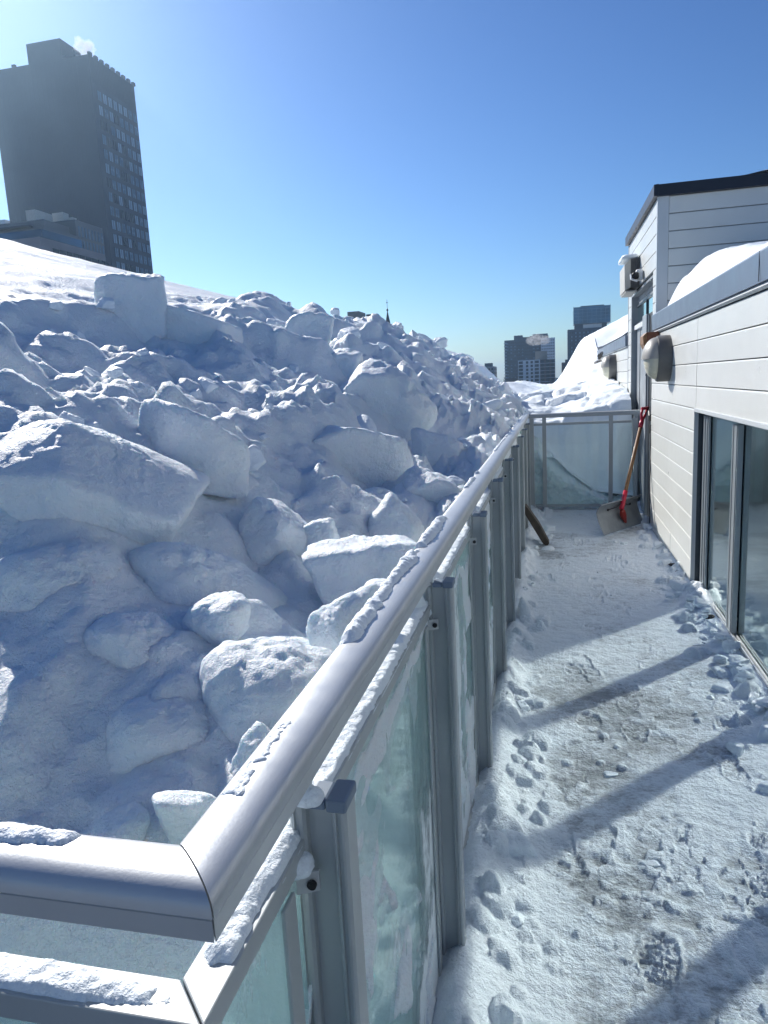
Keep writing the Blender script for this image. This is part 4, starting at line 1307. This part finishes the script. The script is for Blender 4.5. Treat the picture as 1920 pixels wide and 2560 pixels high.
b1 = empty('apartment_tower', (-30, 749, GZ), 'broad dark blue apartment tower, left of the white one behind', 'tower')
bpart('wall', MB().box(-45.6, -9.8, 749, 772, GZ, 38.9), M_DARKB, b1)
bpart('penthouse', MB().box(-36.2, -27.8, 752, 768, 38.92, 43.2), M_DARKB, b1)
bpart('roof_storey', MB().box(-27.7, -9.8, 752, 768, 38.92, 41.2), M_DARKB, b1)
facade(b1, 'window_bays', -44.5, -11, 749, -18, 37, 9, 18, .42, .34, M_BLWIN, .15, .45, 4)
facade(b1, 'dark_bays', -45.2, -10.2, 749, -18, 37.6, 18, 18, .7, .55, M_FARW, .08, .0, 5)
facade(b1, 'corner_balconies', -46.2, -43.6, 749, -18, 37.6, 1, 18, .98, .35, M_PALEW, .9, .0, 6)

wt = empty('apartment_tower', (-9, 800, GZ), 'white apartment tower standing behind the dark blue one', 'tower')
bpart('wall', MB().box(-14, 4.3, 800, 825, GZ, 41.5), M_WHITEB, wt)
bpart('roof_storey', MB().box(-21.9, -2.5, 803, 822, 41.52, 44.6), M_DARKB, wt)
bpart('roof_box', MB().box(-19, -3.2, 805, 818, 44.62, 46.4), M_DARKB, wt)
facade(wt, 'windows', -12, 3.8, 800, 2, 40.5, 8, 13, .42, .42, M_FARW, .15, .0, 7)

b2 = empty('apartment_block', (-10, 620, GZ), 'lower apartment block with grid of balconies in front of the dark blue tower', 'building')
bpart('wall', MB().box(-26.8, -8.9, 620, 640, GZ, 15.4), M_WHITEB, b2)
bpart('wall', MB().box(-8.9, 3.1, 620.3, 640, GZ, 15.2), M_BROWNB, b2)
bpart('penthouse', MB().box(-12.9, -3.2, 628, 638, 15.42, 22.4), M_BEIGEB, b2)
mw = MB().box(0, 1.9, 0, .3, 0, 1.9).mesh('window'); mw.materials.append(M_FARW)
ml = MB().box(0, 3.4, 0, .3, 0, 2.1).mesh('balcony'); ml.materials.append(M_FARW)
for r in range(11):
    z = 12.6 - 2.98 * r
    for x, me_ in ((-26.3, ml), (-20.4, mw), (-16.6, mw), (-13.3, ml)):
        o = link('balcony' if me_ is ml else 'window', me_, None, b2); o.location = (x + 10, 619.75 - 620, z - GZ)
    for x in (-8.2, -3.9, .2):
        o = link('balcony', ml, None, b2); o.location = (x * 1.0 + 10 - .1, 620.05 - 620, z - GZ); o.scale = (.8, 1, 1)
    bpart('floor_slab', MB().box(-8.9, 3.6, 618.9, 620.0, z - .62, z - .3), M_WHITEB, b2)
for x in (-26.9, -9.1):
    for r in range(11):
        bpart('floor_slab', MB().box(x - .2, x + 3.9 if x < -20 else x + .3, 619.2, 619.99, 12.0 - 2.98 * r, 12.25 - 2.98 * r), M_WHITEB, b2)

b3 = empty('apartment_tower', (35, 700, GZ), 'dark tower crowned with an overhanging blue glass box', 'tower')
bpart('wall', MB().box(15.2, 50.2, 700, 722, GZ, 42.6), M_DARKB, b3)
bpart('neck', MB().box(21.5, 50.0, 704, 722, 42.62, 47.0), M_DARKB, b3)
gb = bpart('glass_box', MB().box(20.5, 52.6, 698.2, 722, 47.02, 60.2), M_BLUEG, b3)
mb = MB().box(20.3, 20.6, 698, 698.3, 47, 62.4).box(52.5, 52.8, 698, 698.3, 45, 62.6)
for k in range(5): mb.box(20.4, 52.7, 698.0, 698.19, 47.3 + 3.05 * k, 47.55 + 3.05 * k)
for k in range(9): mb.box(20.4 + k * 4.0, 20.65 + k * 4.0, 698.02, 698.2, 47.3, 60.2)
o = bpart('glazing_bars', mb, M_BLWIN, b3)
bpart('roof_storey', MB().box(26.8, 47.5, 701, 720, 60.22, 62.9), M_DARKB, b3)
bpart('glass_screen', MB().box(20.5, 52.6, 698.25, 698.35, 60.22, 61.9), M_BLUEG, b3)
bpart('light_panel', MB().box(29, 45.5, 703.7, 703.98, 43.2, 46.6), M_WHITEB, b3)
facade(b3, 'windows', 17, 46, 700, 5, 40.8, 8, 11, .36, .42, M_BLWIN, .15, .1, 9)
facade(b3, 'dark_windows', 16.5, 49.5, 700, 5, 41.0, 16, 11, .62, .6, M_FARW, .08, .0, 10)
b4 = empty('brick_block', (16, 600, GZ), 'small reddish brick block below the glass-crowned tower', 'building')
bpart('wall', MB().box(8.3, 30, 600, 615, GZ, 11.6), M_BROWNB, b4)
bpart('roof_box', MB().box(11, 16, 603, 610, 11.62, 13.8), M_DARKB, b4)
bpart('roof_box', MB().box(21, 28, 603, 610, 11.62, 14.5), M_BEIGEB, b4)
facade(b4, 'windows', 8.8, 29, 600, -15, 11, 9, 9, .55, .55, M_FARW, .15, .0, 12)
pd = empty('shopping_podium', (-16, 500, GZ), 'long low dark podium building at the foot of the towers', 'building')
bpart('wall', MB().box(-36, 30, 500, 560, GZ, -8.2), M_TOWERP, pd)
bpart('roof_edge', MB().box(-36.2, 30.2, 499.7, 499.98, -8.9, -8.15), M_PINKB, pd)
mb = MB()
for k in range(7): mb.box(-31 + k * 2.9, -28.9 + k * 2.9, 499.6, 499.69, -11.6, -10.4)
bpart('blue_panels', mb, M_BLUEG, pd)
# bare trees along the horizon, a far wood and low far roofs
def bare_tree(x, y, h, seed):
    g_ = random.Random(seed)
    t = empty('bare_tree', (x, y, GZ), None, 'tree', 'bare trees along the horizon')
    t['label'] = 'bare leafless tree among those along the horizon'
    MB().tube([(0, 0, 0), (.2, 0, h * .3), (0, 0, h * .6)], [.5, .4, .2], 6).build('trunk', M_TRUNK, t)
    mb = MB()
    for k in range(90):
        a = g_.uniform(0, 6.28); b_ = g_.uniform(.15, 1.25); L = g_.uniform(.2, .5) * h
        p = Vector((0, 0, h * g_.uniform(.25, .6)))
        d = Vector((math.cos(a) * math.cos(b_), math.sin(a) * math.cos(b_), math.sin(b_)))
        q = p + d * L
        mb.tube([p, (p + q) / 2 + Vector((0, 0, .3)), q], [.22, .14, .06], 4, False)
        for s in range(4):
            r_ = p + d * L * g_.uniform(.4, .95); e_ = r_ + Vector((g_.uniform(-1, 1), g_.uniform(-1, 1), g_.uniform(0, 1.3))) * h * .12
            mb.tube([r_, e_], [.10, .05], 3, False)
    mb.build('crown', M_TREEB, t)
    return t
trees = [bare_tree(0, 0, 18, s) for s in (1, 2, 3)]
pos = []
gt = random.Random(9)
for k in range(34):
    az = gt.uniform(-6.0, 3.0) if k < 24 else gt.uniform(-4.2, -2.0)
    D = gt.uniform(560, 610) if az > -3.2 or az < -4.2 else gt.uniform(640, 900)
    if -2.6 < az < .4: D = gt.uniform(640, 700)
    pos.append((D * math.sin(R(az)), D * math.cos(R(az)), gt.uniform(.9, 1.35)))
for k, (x, y, s) in enumerate(pos):
    if k < 3: t = trees[k]; t.location = (x, y, GZ); t.scale = (s, s, s)
    else: t = dup(trees[k % 3], (x, y, GZ), None, gt.uniform(0, 6), (s, s, s))
# far wood along the horizon
mb = MB(); gw2 = np.random.default_rng(4)
xs = np.arange(-700, 701, 9.0)
hh = -20 + 15 + 7 * fbm(xs * .02, xs * 0, 4, 200) + 3.0 * gw2.random(len(xs))
vs = []; fs = []
for i, x in enumerate(xs):
    vs += [(x, 1500, -20), (x, 1500 + 10, hh[i]), (x, 1580, hh[i] - 1), (x, 1600, -20)]
for i in range(len(xs) - 1):
    for q in range(3): fs.append((i * 4 + q, (i + 1) * 4 + q, (i + 1) * 4 + q + 1, i * 4 + q + 1))
tag(mb.add(vs, fs).build('distant_wood', M_TREEB), 'dark far-off wood along the horizon', 'wood', kind='stuff')

# thin winter haze
hm, n, l, b = nmat('winter_haze')
n.remove(b)
v = n.new('ShaderNodeVolumePrincipled')
v.inputs['Color'].default_value = (.50, .74, 1, 1); v.inputs['Density'].default_value = HAZE; v.inputs['Anisotropy'].default_value = .72
l.new(v.outputs[0], n['Material Output'].inputs['Volume'])
tag(MB().box(-3100, 3100, -1600, 5100, -21.5, 92).build('haze', hm), kind='stuff')
# ---------------------------------------------------------------- snow lying on the rails
def rail_top(t, w=.031):
    """height of the hand rail's surface over its bottom line at offset t"""
    c = np.clip(np.abs(t) / w, 0, 1) ** (1 / .75)
    return 1.1026 + .0205 * np.sqrt(np.clip(1 - c * c, 0, 1)) ** .8

def ridge(name, along, s0, s1, t0, t1, fn, base, label, step=.0022, mat=None):
    s = np.arange(s0, s1, step); t = np.arange(t0, t1 + step / 2, step * .9)
    S, T = np.meshgrid(s, t)
    Hh = fn(S, T)
    es = np.minimum(S - s[0], s[-1] - S); et = np.minimum(T - t[0], t[-1] - T)
    Hh = Hh - .035 * (1 - sstep(-.005, .035, es + .012 * fbm(T * 60, S * 20, 2, 399))) - .012 * (1 - sstep(-.0005, .007, et + .002 * fbm(S * 50, T * 50, 2, 398)))
    B = base(S, T)
    Z = B + np.where(Hh > 0, Hh, -.004)
    ax, ay = (MX, MY) if name == 'ledge_snow' else (RX, RY)
    if along == 'y': X, Y = ax + T, S
    else: X, Y = S, ay - T
    # small overhang on the lower side
    k = np.maximum(Hh, 0)
    me = grid_mesh(name, X, Y, Z, keep=Hh > -.0015)
    return tag(link(name, me, mat or M_SNOWF), label, 'snow')

def band(S, T, c, w, h, seed, gap=.0, rough=1.0):
    e = w * (1 + .35 * fbm(S * 9, S * 0 + seed, 3, seed) + .28 * fbm(S * 42, S * 0, 2, seed + 1))
    u = np.abs(T - c) / np.maximum(e, 1e-4)
    k = np.clip(1 - u * u, -1, 1)
    hgt = h * (.75 + .5 * fbm(S * 12, T * 14, 3, seed + 2)) * np.sign(k) * np.abs(k) ** .7
    hgt = hgt + .0028 * rough * fbm(S * 90, T * 90, 3, seed + 3) + 0.0008 * rough * fbm(S * 260, T * 260, 2, seed + 4)
    return hgt
hy = lambda S, T: rail_top(T) + rz_at(0) - .0045 * np.maximum(0, S - .45)
def fA(S, T): return band(S, T, -.020, .020, .010, 301) - .010 * (1 - sstep(-.95, -.7, S)) - .02 * sstep(-.365, -.335, S)
ridge('rail_snow', 'x', -.78, -.33, -.0305, .010, lambda S, T: band(S, T, -.012, .013, .008, 301) - .03 * sstep(-.385, -.35, S), lambda S, T: rail_top(T), 'crusty sunlit strip of snow on the short return of the handrail')
ridge('rail_frost', 'y', .50, .98, -.0305, .006, lambda S, T: band(S, T, -.012, .012 + .012 * sstep(.0, .5, np.sin(S * 17)), .0062, 311) - .0022 - .006 * sstep(.0, .3, fbm(S * 7, T * 9, 2, 318)), hy, 'patches of blue frost on the near end of the long handrail')['kind'] = 'stuff'
ridge('rail_snow', 'y', .86, 1.92, -.0305, .010, lambda S, T: band(S, T, -.019 + .004 * np.sin(S * 9), .018, .018, 321) - .03 * (1 - sstep(.86, .94, S)) - .03 * sstep(1.82, 1.9, S) - .012 * (fbm(S * 4, S * 0, 2, 329) < -.35), hy, 'long lumpy snow ridge along the outer side of the long handrail')
ridge('rail_snow', 'y', 2.0, 3.1, -.0305, .004, lambda S, T: band(S, T, -.021, .014, .012, 331) - .012 * (fbm(S * 4, S * 0, 2, 339) < .0), hy, 'broken snow ridge farther along the long handrail', .004)
ridge('rail_snow', 'y', 3.2, 7.6, -.0305, .0, lambda S, T: band(S, T, -.022, .012, .011, 341) - .014 * (fbm(S * 3, S * 0, 2, 349) < .05), hy, 'thin remains of snow on the farthest stretch of the long handrail', .007)
mt = lambda S, T: .982 - .0045 * np.maximum(0, S - .45) + 0 * T
ridge('ledge_snow', 'y', .47, 7.9, -.0198, .0198, lambda S, T: band(S, T + .004, .0, .024, .012, 351, rough=.8) + .002, mt, 'even band of snow lying on the middle rail along the deck', .0032)
ridge('ledge_snow', 'x', -1.2, -.27, -.0198, .0198, lambda S, T: band(S, T, .0, .021, .009, 361, rough=.9) - .006 * sstep(-.36, -.31, S), lambda S, T: .982 + 0 * S, 'frosty band of snow on the short middle rail at the lower left', .0026)
for k, (x, y, z, r_, lab) in enumerate(((-.283, .662, .955, .017, 'rounded clump of snow on the nearest rail clip'), (-.262, .668, 1.034, .012, 'small dab of snow on the cap of the nearest post'),
                                        (-.285, 1.53, .955, .014, 'clump of snow on the clip of the second post'))):
    me = radial_mesh('snow_dab', [(1, 0, 0, r_ * 1.3), (-1, 0, 0, r_ * 1.3), (0, 1, 0, r_ * 1.1), (0, -1, 0, r_ * 1.1), (0, 0, 1, r_), (0, 0, -1, r_ * .5)], 4, 3, r_ * .4, 60, 400 + k, M_SNOWF, .001)
    o = link('snow_dab', me, None); o.location = (x, y, z); tag(o, lab, 'snow')

# ---------------------------------------------------------------- broken slabs and lumps on the bank
def block(label, loc, dim, rz=0, tilt=(0, 0), seed=1, p=20, amp=None, sub=5, chops=4, skew=.25, group=None, freq=7):
    me = radial_mesh('snow_block', rand_planes(dim, seed, chops, skew), sub, p, amp if amp is not None else .085 * min(dim), 1.7 / max(dim) + 3, seed, M_BLOCK, .0022)
    o = link('snow_block', me, None); o.location = loc; o.rotation_euler = (R(tilt[0]), R(tilt[1]), R(rz))
    return tag(o, label, 'snow block', group or 'large snow blocks on the bank')
def ray_pt(px, py, r):
    d = W @ Vector((px - px0, py - py0, f_px)); d /= math.hypot(d.x, d.y)
    return EYE + d * r
# the big corner slab: points found by sighting along the photograph, set at its own distances
BIG = [(-1.049, 1.401, 1.433), (-0.954, 1.234, 1.320), (-1.286, 1.466, 1.382), (-1.242, 1.504, 1.430), (-1.190, 1.214, 1.336), (-1.047, 1.645, 1.363), (-0.881, 1.740, 1.254), (-0.847, 1.645, 1.241), (-0.815, 1.400, 1.192), (-0.929, 1.253, 1.280), (-1.350, 1.800, 1.406), (-1.171, 1.980, 1.278), (-1.032, 1.248, 1.190), (-0.875, 1.434, 1.102)]
c, pl_ = hull_planes(BIG)
me = radial_mesh('snow_block', pl_, 6, 34, .016, 9, 77, M_BLOCK, .0022)
o = link('snow_block', me, None); o.location = c
tag(o, 'huge angular snow slab with a sunlit left face, above the near handrail corner', 'snow block', 'large snow blocks on the bank')
for b in BLOCKS: block(*b[:3], **b[3])

# smaller lumps strewn over the bank
protos = []
for s in range(10):
    g_ = np.random.default_rng(500 + s)
    me = radial_mesh('snow_lump', rand_planes((1, g_.uniform(.6, 1), g_.uniform(.5, .9)), 500 + s, 5, .3), 4, 14, .05, 4.2, 500 + s, M_SNOWF, .012)
    protos.append(me)
gl_ = np.random.default_rng(12)
cnt = 0
while cnt < 280:
    d1 = gl_.uniform(.02, 2.3); y = .95 + 11.5 * gl_.random() ** 1.5; x = -.29 - d1
    if math.hypot(x, y) < 1.5 and gl_.random() < .85: continue
    if fbm(np.array([x * 1.5]), np.array([y * 1.5]), 2, 31)[0] < -.12 and gl_.random() < .8: continue
    s = .028 * math.exp(gl_.normal(0, .55)) * (1 + .10 * y)
    s = min(s, .17)
    z = float(bank_height(np.array([x]), np.array([y]))[0])
    o = link('snow_lump', protos[cnt % 10], None)
    o.location = (x, y, z + s * .12); o.scale = (s * gl_.uniform(.8, 1.3), s * gl_.uniform(.8, 1.3), s * gl_.uniform(.7, 1.1))
    o.rotation_euler = (gl_.uniform(-.5, .5), gl_.uniform(-.5, .5), gl_.uniform(0, 6.28))
    tag(o, 'small broken lump of snow among many on the bank behind the guard', 'snow lump', 'small snow lumps strewn over the bank')
    cnt += 1

# lumps on the deck
def deck_z(x, y): return .012
for (x, y, s, sx, sy, sz, rz, label) in DECKL:
    o = link('snow_chunk', protos[int(abs(x * 37 + y * 11)) % 10], None)
    o.location = (x, y, s * .30 * sz); o.scale = (s * sx, s * sy, s * sz); o.rotation_euler = (.1, .05, rz)
    tag(o, label, 'snow chunk', 'snow chunks on the deck')
for k in range(190):
    side = gl_.random() if k < 170 else .1
    y = .9 + 7 * gl_.random() ** 1.3 if k < 170 else gl_.uniform(2.9, 4.8)
    if side < .6: x = .92 - abs(gl_.normal(0, .055)); 
    elif side < .85: x = -.20 + abs(gl_.normal(0, .05))
    else: x = gl_.uniform(-.15, .85)
    s = gl_.uniform(.012, .05) * (1.15 if side < .6 else .8)
    if side >= .85: s *= .55
    if k >= 170: s = gl_.uniform(.05, .085); x -= .02
    o = link('snow_chunk', protos[k % 10], None)
    o.location = (x, y, s * .2 + (.03 if side < .85 else .008)); o.scale = (s, s * gl_.uniform(.8, 1.2), s * gl_.uniform(.6, .9)); o.rotation_euler = (gl_.uniform(-.4, .4), gl_.uniform(-.4, .4), gl_.uniform(0, 6.28))
    tag(o, 'small chunk of snow among many fallen along the edges of the deck', 'snow chunk', 'small snow chunks along the deck edges')
# dark wet debris at the wall's foot and on the deck
for k, (x, y, s) in enumerate(((.86, 5.55, .06), (.89, 5.35, .05), (-.12, 3.05, .022), (-.20, 2.0, .05), (.90, 4.35, .05))):
    me = radial_mesh('debris', rand_planes((1, .8, .25), 600 + k, 5, .3), 4, 8, .16, 5, 600 + k, M_GRAV, .05)
    o = link('debris', me, None); o.location = (x, y, .012 + (.02 if k != 2 else 0)); o.scale = (s, s * 1.3, s)
    tag(o, ('dark wet leaf litter at the foot of the siding', 'dark wet litter between siding and door jamb', 'small tuft of dark debris on the trodden snow near the guard', 'dark grimy corner under the second post of the guard', 'dark dirt under the sliding door track')[k], 'debris')
